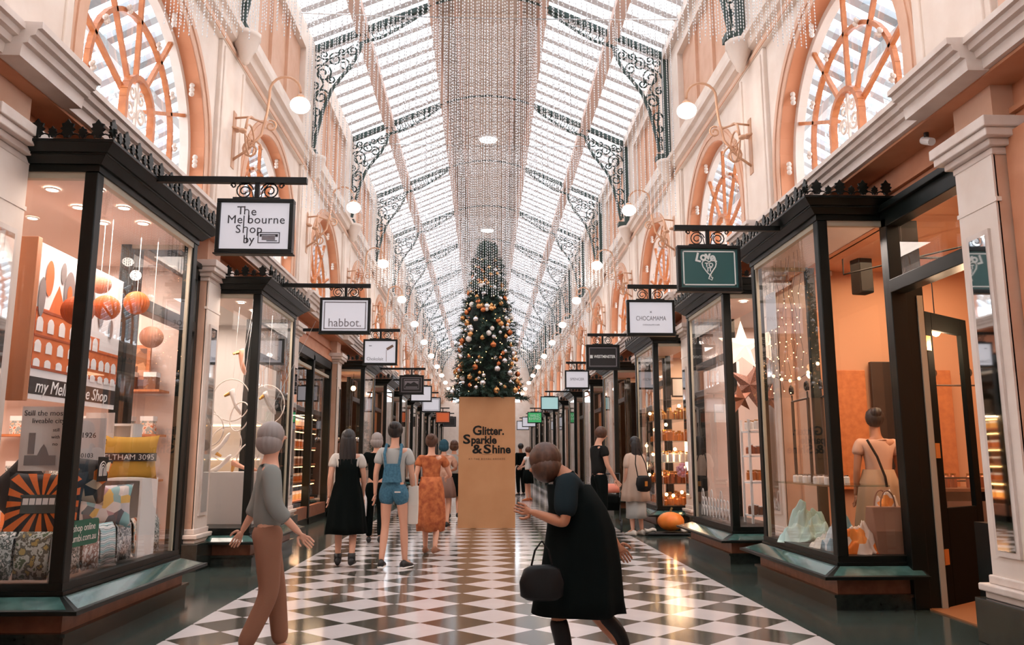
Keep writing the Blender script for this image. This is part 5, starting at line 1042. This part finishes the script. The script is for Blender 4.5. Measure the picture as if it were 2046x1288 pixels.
# side shelves with goods
def shelf(s, label, d0, d1, y, z, dep=.22, m=WHITE, strip=False):
    X = fx(s); t = empty('wall_shelf', (0, 0, 0)); MB().box(min(X(d0), X(d1)), max(X(d0), X(d1)), y, y + dep, z, z + .025).build('shelf_board', m, t)
    if strip: MB().box(min(X(d0), X(d1)) + .02, max(X(d0), X(d1)) - .02, y - .004, y + .012, z - .02, z - .001).build('light_strip', emat('amber_strip', (255, 196, 120), 6), t)
    tag(t, label, 'shelf'); return t
def lot(proto, pts, label, cat, group, s, scale=None):
    first = True
    for p in pts:
        o = proto if first else copy_tree(proto); first = False; o.location = (fx(s)(p[0]), p[1], p[2])
        if scale: q = random.uniform(*scale); o.scale = (q, q, q)
        tag(o, label, cat, group)
JARG = mat('amber_jar', (206, 120, 60), .25, coat=.5); JARC = mat('copper_jar', (176, 110, 80), .3, metal=.6); JARW = mat('white_jar', (232, 222, 214), .3); JARB = mat('brown_box', (120, 78, 54), .6)
def jar(m, lid=BRASS, name='jar', w_=.04, h=.10):
    o = MB().lathe([(.001, 0), (w_, 0), (w_, h * .75), (w_ * .7, h * .85), (w_ * .7, h * .9)], (0, 0, 0), 10).build(name, m, None, smooth=False); MB().lathe([(w_ * .78, h * .9), (w_ * .78, h), (.001, h)], (0, 0, 0), 10).build('lid', lid, o); return o
def gbox(m, name='gift_box', a=.09, b=.08, c=.10):
    o = MB().box(-a / 2, a / 2, -b / 2, b / 2, 0, c).build(name, m, None, bevel=.004); MB().box(-a / 2 - .003, a / 2 + .003, -b / 2 - .003, b / 2 + .003, c * .75, c + .004).build('lid', WHITE, o); return o
for i, z in enumerate((.95, 1.45, 1.95)):
    shelf(-1, 'white goods shelf at the near wall of the souvenir shop, %s' % ('lowest', 'middle', 'highest')[i], 3.75, 4.9, 5.78, z, .3)
    lot(gbox((JARW, JARB, JARG)[i], a=.12, c=.16), [(3.85 + .17 * q, 5.93, z + .025) for q in range(6)], 'small lidded box on the %s near wall shelf of the souvenir shop' % ('lowest', 'middle', 'highest')[i], 'box', 'boxes on the %s souvenir shelf' % ('lowest', 'middle', 'highest')[i], -1)
for i, (z, w_, h) in enumerate(((2.35, .5, .4),)):
    t = tag(empty('framed_picture', (X0(4.2), 9.45, z)), 'brown framed picture on the far wall of the souvenir shop', 'picture'); MB().box(-w_ / 2, w_ / 2, -.02, .02, -h / 2, h / 2).build('picture_frame', WOOD, t); MB().box(-w_ / 2 + .04, w_ / 2 - .04, -.024, -.02, -h / 2 + .04, h / 2 - .04).build('print', cmat('brown_print', [(150, 96, 60), (196, 140, 100), (110, 70, 50)], 9), t)
for i, z in enumerate((.5, 1.0, 1.5, 2.0)):
    shelf(-1, 'timber wall shelf at the far end of the souvenir shop, %s from the floor' % ORD[i + 1].replace('nearest', 'first'), 3.75, 5.6, 9.25, z, .3, WOOD)
    lot(gbox((JARG, PR[0], PR[3], JARB)[i], 'goods_box', .14, .12, .2), [(3.9 + .24 * q, 9.4, z + .025) for q in range(7)], 'boxed souvenir on the %s timber shelf' % ORD[i + 1], 'box', 'souvenirs on timber shelf %s' % ORD[i + 1], -1)
# --- LEFT 2: shoe shop
t = tag(MB().box(-.29, .29, -.25, .25, 0, .67).build('display_plinth', mat('plinth_white', (206, 198, 192), .6), None, bevel=.006, loc=(X0(3.34), 11.0, .415)), 'large plain white display plinth in the shoe shop window', 'plinth')
HOOP = mat('hoop_white', (240, 226, 214), .4)
for i, (d, y, z, r_, tilt, lab) in enumerate(((3.45, 10.9, 2.02, .24, .2, 'upper'), (3.30, 10.8, 1.80, .17, -.5, 'middle'), (3.55, 11.1, 1.45, .20, .5, 'lower'), (3.22, 11.0, 1.30, .16, 1.0, 'lowest'), (3.15, 11.55, 2.0, .24, .1, 'far'), (3.6, 10.6, 1.62, .18, -.2, 'near'))):
    mb = MB(); mb.tube([(r_ * cos(a), 0, r_ * 1.15 * sin(a)) for a in [2 * pi * k / 32 for k in range(33)]], .008, 6); o = mb.build('display_hoop', HOOP, None, smooth=True, loc=(X0(d), y, z)); o.rotation_euler = (tilt * .4, .2 * tilt, tilt)
    mb = MB(); mb.tube([(0, 0, r_ * 1.15), (0, 0, 3.28 - z)], .002, 4); mb.build('hanging_wire', WHITE, o); tag(o, 'thin white hoop hanging in the shoe shop window, the %s one' % lab, 'hoop')
def shoe(label, loc, m, rot, heel=.06, sc=1.3):
    mb = MB(); rs = []
    for u, w_, h0, h1 in ((-.12, .02, heel, heel + .05), (-.11, .030, heel * .95, heel + .07), (-.06, .034, heel * .7, heel + .035), (.0, .036, heel * .35, heel * .35 + .04), (.06, .044, .005, .05), (.11, .036, .004, .04), (.14, .008, .005, .022)):
        rs.append([(u, w_ * cos(p), (h0 + h1) / 2 + (h1 - h0) / 2 * sin(p)) for p in [2 * pi * j / 14 for j in range(14)]])
    mb.loft(rs); o = mb.build('display_shoe', m, None, smooth=True, loc=loc); mb = MB(); mb.tube([(-.10, 0, heel), (-.11, 0, 0)], [.02, .012], 8); mb.build('heel', BRASS, o); o.rotation_euler = rot; o.scale = (sc, sc, sc); tag(o, label, 'shoe')
shoe('blush leather shoe hung high inside the shoe shop, toe down', (X0(3.42), 11.0, 2.52), mat('blush_leather', (222, 160, 130), .4), (0, radians(60), .6)); shoe('white shoe hung in the upper hoop, toe pointing down', (X0(3.45), 10.9, 1.96), JARW, (0, radians(50), .3))
shoe('white court shoe hanging in the lower hoop', (X0(3.55), 11.1, 1.42), JARW, (0, radians(-70), .2)); shoe('blush shoe standing on the white plinth', (X0(3.24), 10.9, 1.085), MATS['blush_leather'], (0, 0, radians(10))); shoe('white shoe standing upright on the white plinth', (X0(3.5), 10.95, 1.14), JARW, (0, radians(-60), radians(0)))
shoe('white shoe hanging in the far hoop', (X0(3.16), 11.55, 1.98), JARW, (0, radians(40), .8))
for i, z in enumerate((.7, 1.25, 1.8)):
    shelf(-1, 'lit white shelf along the far wall of the shoe shop, %s' % ('lowest', 'middle', 'top')[i], 3.75, 5.8, 13.6, z, .3, WHITE, True)
# --- LEFT 3: confectionery cabinets
for i, z in enumerate((.42, .78, 1.12, 1.46, 1.86)):
    X = X0; t = empty('display_shelf', (0, 0, 0)); MB().box(X(4.25), X(3.72), 14.8, 17.8, z, z + .03).build('shelf_board', WOOD, t); MB().box(X(3.76), X(3.73), 14.82, 17.78, z + .30 if i < 4 else z + .2, z + (.315 if i < 4 else .215)).build('light_strip', emat('amber_strip', (255, 196, 120), 6), t)
    tag(t, 'amber lit confectionery shelf, %s from the floor' % ['first', 'second', 'third', 'fourth', 'fifth'][i], 'shelf')
    lot(gbox((mat('gold_box', (236, 190, 110), .4), JARG, JARB, JARG, MATS['gold_box'])[i], 'sweet_box', .16, .22, .14), [(3.9, 15.0 + .33 * q, z + .032) for q in range(9)], 'box of sweets on the %s amber shelf' % ['first', 'second', 'third', 'fourth', 'fifth'][i], 'box', 'sweets on the %s amber shelf' % ['first', 'second', 'third', 'fourth', 'fifth'][i], -1)
light('cabinet_light', (X0(3.75), 16.3, 2.1), 22, WARM, 2.4, .1, (0, 0, 0)); light('cabinet_light', (X0(3.7), 16.3, .74), 8, WARM, .1, 2.4, (0, 0, 0))
tag(MB().box(X0(4.4), X0(4.3), 14.7, 17.9, .3, 2.15).build('cabinet_back', WOOD), 'brown cabinet back behind the confectionery shelves', 'cabinet')
# --- LEFT 4: cafe bay
t = tag(empty('pendant_bulb', (X0(3.3), 19.9, 3.0)), 'bare warm bulb glowing in the orange cafe window', 'pendant lamp'); MB().ball((0, 0, -.06), .06, 12, 8).build('bulb', BULB, t, smooth=True); mb = MB(); mb.tube([(0, 0, 0), (0, 0, .3)], .006, 5); mb.build('flex', BLACK, t)
t = tag(MB().box(-.3, .3, -.35, .35, 0, 1.2).build('wooden_cabinet', JARB, None, bevel=.01, loc=(X0(3.35), 19.72, .415)), 'dark wooden cabinet in the orange cafe window', 'cabinet')
lot(MB().ball((0, 0, .07), .07, 10, 8).build('silver_ornament', CHROME, None, smooth=True), [(3.1 + .1 * (q % 4), 19.5 + .14 * (q // 4), 1.615) for q in range(12)], 'silver ball ornament on the wooden cabinet in the cafe window', 'ornament', 'silver ornaments in the cafe window', -1)
t = tag(empty('small_tree', (X0(3.14), 20.72, .415)), 'small green Christmas tree at the far side of the cafe window', 'tree'); mb = MB()
for i in range(90): z = random.random() * 1.4; a = random.uniform(0, 6.28); R_ = .3 * (1.5 - z) / 1.5; twig((R_ * .5 * cos(a), R_ * .5 * sin(a), .35 + z), (cos(a), sin(a), .1), R_ + .05, 6, .06)
mb.build('foliage', NEED, t); mb = MB(); mb.tube([(0, 0, 0), (0, 0, 1.8)], .02, 6); mb.build('trunk', MATS['bark'], t)
# --- RIGHT 1: amber gift shop
t = tag(empty('track_rail', (0, 0, 0)), 'thin black lighting rail across the amber shop ceiling', 'light rail'); mb = MB(); mb.tube([(X1(3.6), 7.3, 3.12), (X1(5.6), 7.3, 3.12)], .012, 6); mb.tube([(X1(4.4), 7.3, 3.12), (X1(4.4), 7.3, 3.52)], .008, 5); mb.tube([(X1(3.9), 8.8, 3.30), (X1(4.7), 7.2, 3.30)], .010, 5); mb.tube([(X1(3.9), 8.8, 3.30), (X1(3.9), 8.8, 3.52)], .008, 5); mb.build('rail', BLACK, t)
for i, (d, y, z, lab) in enumerate(((4.13, 7.45, 2.44, 'seen through the open door glass'), (4.36, 7.2, 2.40, 'right of the open door leaf'))):
    t = tag(empty('pendant_bulb', (X1(d), y, z)), 'bare warm pendant bulb %s' % lab, 'pendant lamp'); MB().ball((0, 0, 0), .04, 12, 8, 1.15).build('bulb', BULB, t, smooth=True); MB().lathe([(.02, .03), (.022, .09), (.004, .1)], (0, 0, 0), 10).build('lamp_holder', BLACK, t)
    mb = MB(); mb.tube([(0, 0, .09), (0, 0, 3.12 - z)], .005, 5); mb.build('flex', BLACK, t); light('bulb_light', (X1(d), y, z - .1), 12, WARM, .05, kind='POINT')
t = tag(empty('wall_speaker', (X1(4.28), 9.0, 3.34), radians(10)), 'dark wall speaker high behind the amber shop glass', 'speaker'); MB().box(-.09, .09, -.09, .08, -.22, .20).build('cabinet', CHAR, t, bevel=.015); MB().box(-.075, .075, -.096, -.09, -.20, .18).build('mesh_front', BLACK, t); mb = MB(); mb.tube([(0, 0, .2), (0, .2, .26), (0, .55, .26)], .012, 6); mb.build('bracket', BLACK, t); t.location = (X1(4.2), 9.0, 3.34)
BRZ = mat('dark_bronze', (44, 32, 26), .5)
def garment_rail(label, loc, w_, h, rz_, hook=True):
    t = tag(empty('garment_rail', loc, rz_), label, 'garment rail'); mb = MB(); mb.tube([(-w_ / 2, 0, 0), (-w_ / 2, 0, h), (w_ / 2, 0, h), (w_ / 2, 0, 0)], .017, 6); mb.tube([(-w_ / 2, 0, h * .08), (w_ / 2, 0, h * .08)], .009, 6); mb.build('frame', BRZ, t)
    mb = MB()
    for x in (-w_ / 2, w_ / 2): mb.tube([(x + a, 0, b) for a, b in spiral((.03, h + .12), .065, .02, pi * 1.2, -1.1, 14)] , .014, 5); mb.tube([(x, 0, h), (x + .01, 0, h + .07)], .009, 5)
    mb.build('curled_finial', BRZ, t)
garment_rail('bronze display frame with curled hooks behind the fairy light strings', (X1(3.2), 8.5, 1.017), .55, .85, radians(85)); garment_rail('bronze display frame with curled hooks beside the corner post', (X1(3.2), 7.85, 1.017), .5, .85, radians(75)); garment_rail('bronze display frame near the shop door', (X1(4.25), 7.65, 1.0), .5, .95, radians(5)); garment_rail('bronze display frame deep in the amber shop behind the doorway', (X1(4.75), 8.2, .95), .6, 1.05, 0)
tag(MB().box(X1(3.02), X1(3.6), 7.5, 8.9, 1.0, 1.015).build('glass_shelf', glassmat('shelf_glass', .12, (.85, .95, .92))), 'thin glass shelf carrying the bronze frames', 'shelf')
lot(jar(JARW, CHROME, 'trinket_pot', .028, .08), [(3.1 + .07 * (q % 5), 7.7 + .26 * (q // 5) + .05 * (q % 5), 1.017) for q in range(20)], 'small pale trinket pot on the glass shelf of the amber shop', 'pot', 'trinket pots on the glass shelf', 1)
tag(MB().box(-.002, .002, -.15, .15, -.2, .2).build('paper_notice', PAPER, None, loc=(X1(2.95), 8.52, 2.82)), 'blank white paper notice stuck high on the amber shop glass', 'notice')
# fairy lights hanging in the window
mb = MB(); ml = MB(); random.seed(5)
for i in range(9):
    y = 7.9 + i * .12; z1 = 3.35; z0 = random.uniform(1.9, 2.3); pts = [(X1(3.02) + random.uniform(-.02, .02), y + random.uniform(-.02, .02), z) for z in np.linspace(z1, z0, 9)]; mb.tube(pts, .002, 3)
    for p in pts[3:]: ml.ball((p[0], p[1], p[2]), .006, 6, 4)
pts = [(X1(3.04), 7.6 + .08 * i, 2.15 - .10 * sin(pi * i / 15)) for i in range(16)]; mb.tube(pts, .003, 4)
for p in pts[::3]: ml.ball(p, .018, 6, 5)
o = mb.build('string_lights', BRZ); ml.build('bulbs', emat('fairy_light', (255, 196, 130), 9), o); tag(o, 'strings of tiny warm fairy lights hanging inside the amber shop window', 'string lights', kind='stuff')
def heap(name, label, loc, r_, h, m, seed, cat='cloth'):
    rng = random.Random(seed); ph = [rng.uniform(0, 6) for _ in range(6)]; mb = MB(); n = 72; rs = []
    for i in range(22):
        f = 1 - i / 21; rad = r_ * f * 1.15
        ring = []
        for k in range(n):
            a = 2 * pi * k / n; e = 1 + .22 * sin(2 * a + ph[0]) + .12 * sin(5 * a + ph[1]); x, y = rad * e * cos(a), rad * e * .85 * sin(a)
            z = h * ((1 - f ** 2.2) * (.72 + .20 * sin(a + ph[2] + 3 * f)) + .10 * sin(6 * a + ph[3] + 5 * f) * f * (1 - f) * 4 + .07 * sin(11 * a - 9 * f + ph[4]) * (1 - f) ** .5 * f * 2 + .06 * sin(17 * f + 3 * a + ph[5]))
            ring.append((x, y, max(.0, z)))
        rs.append(ring)
    mb.loft(rs); o = mb.build(name, m, None, smooth=True, loc=loc); tag(o, label, cat); return o
heap('folded_scarf', 'pale aqua scarf heaped in the amber shop window, left of the books', (X1(3.18), 8.45, .415), .22, .42, cmat('aqua_cloth', [(196, 216, 208), (170, 196, 190), (214, 222, 214)], 5), 1); heap('folded_scarf', 'white crumpled cloth low against the amber shop glass', (X1(3.12), 7.85, .415), .17, .16, CREAMC, 2)
heap('patterned_scarf', 'orange and white scarf heaped beside the brown bag near the shop door', (X1(3.22), 7.33, .415), .15, .30, cmat('orange_scarf', [(232, 120, 40), (226, 200, 180), (236, 140, 60), (206, 90, 30)], 9), 3); heap('patterned_scarf', 'orange scarf draped high over the brown bag', (X1(3.52), 7.38, .7), .12, .28, MATS['orange_scarf'], 4); heap('folded_scarf', 'blue grey scarf beside the corner post of the amber window', (X1(3.12), 7.55, .415), .12, .42, cmat('blue_scarf', [(120, 150, 160), (196, 206, 208), (90, 116, 126)], 8), 9)
b = tote('canvas_tote', 'upright brown canvas bag by the shop door, under the orange scarf', (X1(3.46), 7.34, .415), .30, .2, .42, mat('brown_canvas', (150, 104, 80), .85), 0)
for i in range(6): tag(MB().box(-.11, .11, -.15, .15, 0, .026).build('hardback_book', (PR[1], JARB, PR[3], JARW, PR[0], CHAR)[i], None, bevel=.003, loc=(X1(3.45), 8.1, .416 + .029 * i)), '%s book in the stack behind the aqua scarf' % ['lowest teal striped', 'dark brown second', 'orange printed third', 'cream fourth', 'grey printed fifth', 'topmost charcoal'][i], 'book')
# counter and drawers behind the doorway
t = tag(empty('shop_counter', (0, 0, 0)), 'dark glass fronted counter behind the open shop door', 'counter'); mb = MB(); mb.box(X1(4.3), X1(5.6), 7.9, 8.35, .012, .94); mb.build('counter_body', CHAR, t, bevel=.01); MB().box(X1(4.27), X1(5.63), 7.86, 8.4, .94, .97).build('counter_top', JARB, t); mb = MB()
for i in range(4): mb.box(X1(4.35 + .3 * i), X1(4.6 + .3 * i), 7.885, 7.9, .45, .85)
mb.build('glass_front', mat('dusty_glass', (120, 104, 96), .2), t)
t = tag(empty('low_shelf', (0, 0, 0)), 'black low shelf of white boxes at the doorway edge', 'shelf'); mb = MB()
for z in (.05, .4, .75): mb.box(X1(3.72), X1(4.45), 6.05, 6.4, z, z + .02)
mb.box(X1(3.70), X1(3.72), 6.05, 6.4, .012, .77); mb.box(X1(4.45), X1(4.47), 6.05, 6.4, .012, .77); mb.build('shelf_frame', BLACK, t)
lot(gbox(WHITE, 'white_box', .12, .2, .24), [(3.82 + .14 * q, 6.22, .07) for q in range(5)], 'white box on the low black shelf by the shop door', 'box', 'white boxes by the shop door', 1); lot(gbox(GREYC, 'grey_box', .2, .2, .14), [(3.86 + .24 * q, 6.22, .42) for q in range(3)], 'pale grey box on the middle of the low black shelf', 'box', 'grey boxes by the shop door', 1)
lot(jar(JARC, BRASS, 'ornament_jar', .03, .14), [(4.35 + .1 * q, 8.0 + .05 * (q % 3), .972) for q in range(12)], 'small copper ornament on the dark counter', 'ornament', 'ornaments on the dark counter', 1)
for i in range(3): tag(MB().box(X1(3.95 + .52 * i), X1(4.4 + .52 * i), 9.5, 9.56, .9, 2.3 + .1 * (i % 2)).build('tall_mirror_panel', (WOOD, BRZ, WOOD)[i], None, bevel=.01), 'tall dark wooden panel at the amber shop far wall, %s from the window' % ['first', 'second', 'third'][i], 'panel')
# --- RIGHT 2: homeware
def star(label, loc, r_, m, rot, thick=.10):
    mb = MB(); n = 5; pts = [((r_ if i % 2 == 0 else r_ * .40) * cos(pi / 2 + pi * i / n), (r_ if i % 2 == 0 else r_ * .40) * sin(pi / 2 + pi * i / n)) for i in range(10)]
    mb.add([(x, 0, z) for x, z in pts] + [(0, -thick, 0), (0, thick, 0)], [(i, (i + 1) % 10, 10) for i in range(10)] + [((i + 1) % 10, i, 11) for i in range(10)]); o = mb.build('star_lantern', m, None, loc=loc); o.rotation_euler = rot
    tag(o, label, 'star lantern'); return o
star('large glowing white star lantern in the homeware window', (X1(3.22), 10.42, 2.70), .34, emat('paper_glow', (255, 226, 200), .9), (0, 0, radians(10))); star('brown glitter star lantern hanging below the white star', (X1(3.40), 10.70, 2.22), .32, mat('brown_glitter', (170, 110, 84), .5, noise=(120, 76, 58), nscale=60), (0, radians(20), radians(-20))); star('small copper star lantern hanging lowest in the homeware window', (X1(3.18), 10.45, 2.02), .2, JARC, (0, radians(-10), radians(20)))
t = tag(empty('shelf_unit', (X1(3.62), 10.75, .415), radians(0)), 'white metal shelf unit in the homeware window', 'shelf unit'); mb = MB()
for x in (-.30, .30):
    for y in (-.16, .16): mb.box(x - .015, x + .015, y - .01, y + .01, 0, 1.35)
mb.build('uprights', WHITE, t)
for i, z in enumerate((.10, .52, .86, 1.18)): MB().box(-.3, .3, -.17, .17, z, z + .02).build('shelf_board', WHITE, t)
for i, (z, m) in enumerate(((.515, JARB), (.955, JARG), (1.295, JARC), (1.615, JARW))):
    lab = ('lowest', 'second', 'third', 'top')[i]; lot(jar(m, BRASS if i % 2 else WHITE, 'glass_jar', .032, .12), [(3.36 + .085 * (q % 7), 10.66 + .14 * (q // 7), z + .022) for q in range(14)], 'small jar on the %s board of the white shelf unit' % lab, 'jar', 'jars on the %s board of the white shelf unit' % lab, 1, (.8, 1.2))
mb = MB()
LOOP = mat('loop_white', (236, 232, 230), .5); nloop = 0
pr = None
for i in range(10):
    for q in range(2 if i % 3 else 3):
        if pr is None: mb = MB(); mb.tube([(0, .045 * cos(a), .10 * sin(a) if sin(a) > 0 else 0) for a in [pi * k / 12 for k in range(13)]], .007, 5); pr = mb.build('paper_loop', LOOP, None, smooth=True); o = pr
        else: o = copy_tree(pr)
        o.location = (X1(2.97) + .012 * q, 10.35 + .15 * i + .03 * q, .47 + .11 * q); o.scale = (1, 1.2, 1.4); tag(o, 'white arched loop in the lattice edging along the bottom of the homeware glass', 'loop', 'white loops edging the homeware window')
for i, (d, y, z, w_, h) in enumerate(((3.9, 13.5, 2.7, .5, .35), (4.6, 13.5, 2.6, .4, .5), (3.9, 13.5, 2.0, .4, .3))):
    t = tag(empty('framed_print', (X1(d), y, z)), 'pale framed print on the homeware far wall, %s' % ('high near the window', 'high deeper inside', 'low near the window')[i], 'picture'); MB().box(-w_ / 2, w_ / 2, -.02, .02, -h / 2, h / 2).build('picture_frame', BLACK if i == 1 else WHITE, t); MB().box(-w_ / 2 + .03, w_ / 2 - .03, -.024, -.02, -h / 2 + .03, h / 2 - .03).build('print', PAPER, t)
# --- RIGHT 3: sparkling decorations
t = tag(empty('glass_shelf_unit', (0, 0, 0)), 'tall stack of glass shelves in the fairy light window', 'shelf unit'); SHG = MATS['shelf_glass']
for i, z in enumerate((.80, 1.18, 1.56, 1.95, 2.3)): MB().box(X1(3.05), X1(3.6), 14.7, 16.15, z, z + .012).build('shelf_board', SHG, t)
mb = MB()
for d in (3.06, 3.58):
    for y in (14.72, 16.12): mb.box(X1(d), X1(d + .015), y, y + .015, .415, 2.5)
mb.build('uprights', CHROME, t)
for i, (z, m, nm) in enumerate(((.42, JARG, 'bottom'), (.812, MATS['copper_bauble'], 'second'), (1.192, JARW, 'third'), (1.572, JARG, 'fourth'), (1.962, MATS['gold_bauble'], 'fifth'))):
    lot(jar(m, BRASS, 'glass_ornament', .035, .15), [(3.12 + .11 * (q % 5), 14.78 + .22 * (q // 5), z + .002) for q in range(30)], 'glittering glass ornament on the %s shelf of the fairy light window' % nm, 'ornament', 'ornaments on the %s shelf of the fairy light window' % nm, 1, (.7, 1.5))
bl = MB().ball((0, 0, 0), .030, 10, 8).build('tealight_globe', BULB, None, smooth=True)
lot(bl, [(3.12, 14.72, .62), (3.25, 14.75, .60), (3.4, 14.72, .66), (3.02, 14.9, .98), (3.02, 15.3, 1.33), (3.02, 15.7, .95), (3.3, 14.72, 1.42), (3.02, 15.1, 1.78), (3.15, 14.72, 1.86), (3.45, 14.72, 1.10), (3.02, 15.9, 1.5), (3.02, 15.5, 2.1), (3.4, 14.72, 2.2)], 'small glowing globe light in the fairy light window', 'globe light', 'glowing globes in the fairy light window', 1)
light('sparkle_light', (X1(3.3), 14.9, 1.3), 14, WARM, .3, kind='POINT')
mb = MB(); random.seed(21)
for i in range(60):
    v = Vector((random.gauss(0, 1), random.gauss(0, 1), random.gauss(0, 1))).normalized() * .11; mb.ball(v, .032, 6, 4)
tag(mb.build('pink_flower_ball', mat('pink_petals', (206, 150, 170), .7), None, smooth=True, loc=(X1(3.42), 14.62, 1.05)), 'round ball of pink paper flowers in the fairy light window', 'flower ball')
t = tag(empty('framed_sign', (X1(4.0), 16.6, 2.7)), 'pale framed notice hanging inside the fairy light window', 'sign'); MB().box(-.3, .3, -.015, .015, -.2, .2).build('picture_frame', BRZ, t); MB().box(-.27, .27, -.02, -.015, -.17, .17).build('print', PAPER, t)
# security light under the right cornice
t = tag(empty('security_sensor', (X1(3.45), 6.15, 3.86)), 'small white cylindrical lamp under the right cornice', 'spotlight'); mb = MB(); mb.tube([(0, 0, .04), (0, 0, -.02)], .02, 8); mb.build('bracket', BRZ, t); mb = MB(); mb.tube([(0, .05, -.03), (-.0, -.07, -.09)], .032, 12); mb.build('lamp_head', WHITE, t)

for s_, d_a, y_a, p_a in ((-1, 3.25, 6.75, 26), (-1, 3.25, 11.05, 24), (1, 3.25, 8.05, 12), (1, 3.25, 11.05, 18), (1, 3.25, 15.4, 14)):
    light('window_light', (fx(s_)(d_a), y_a, 3.26), p_a, PINK, .35, 1.6)
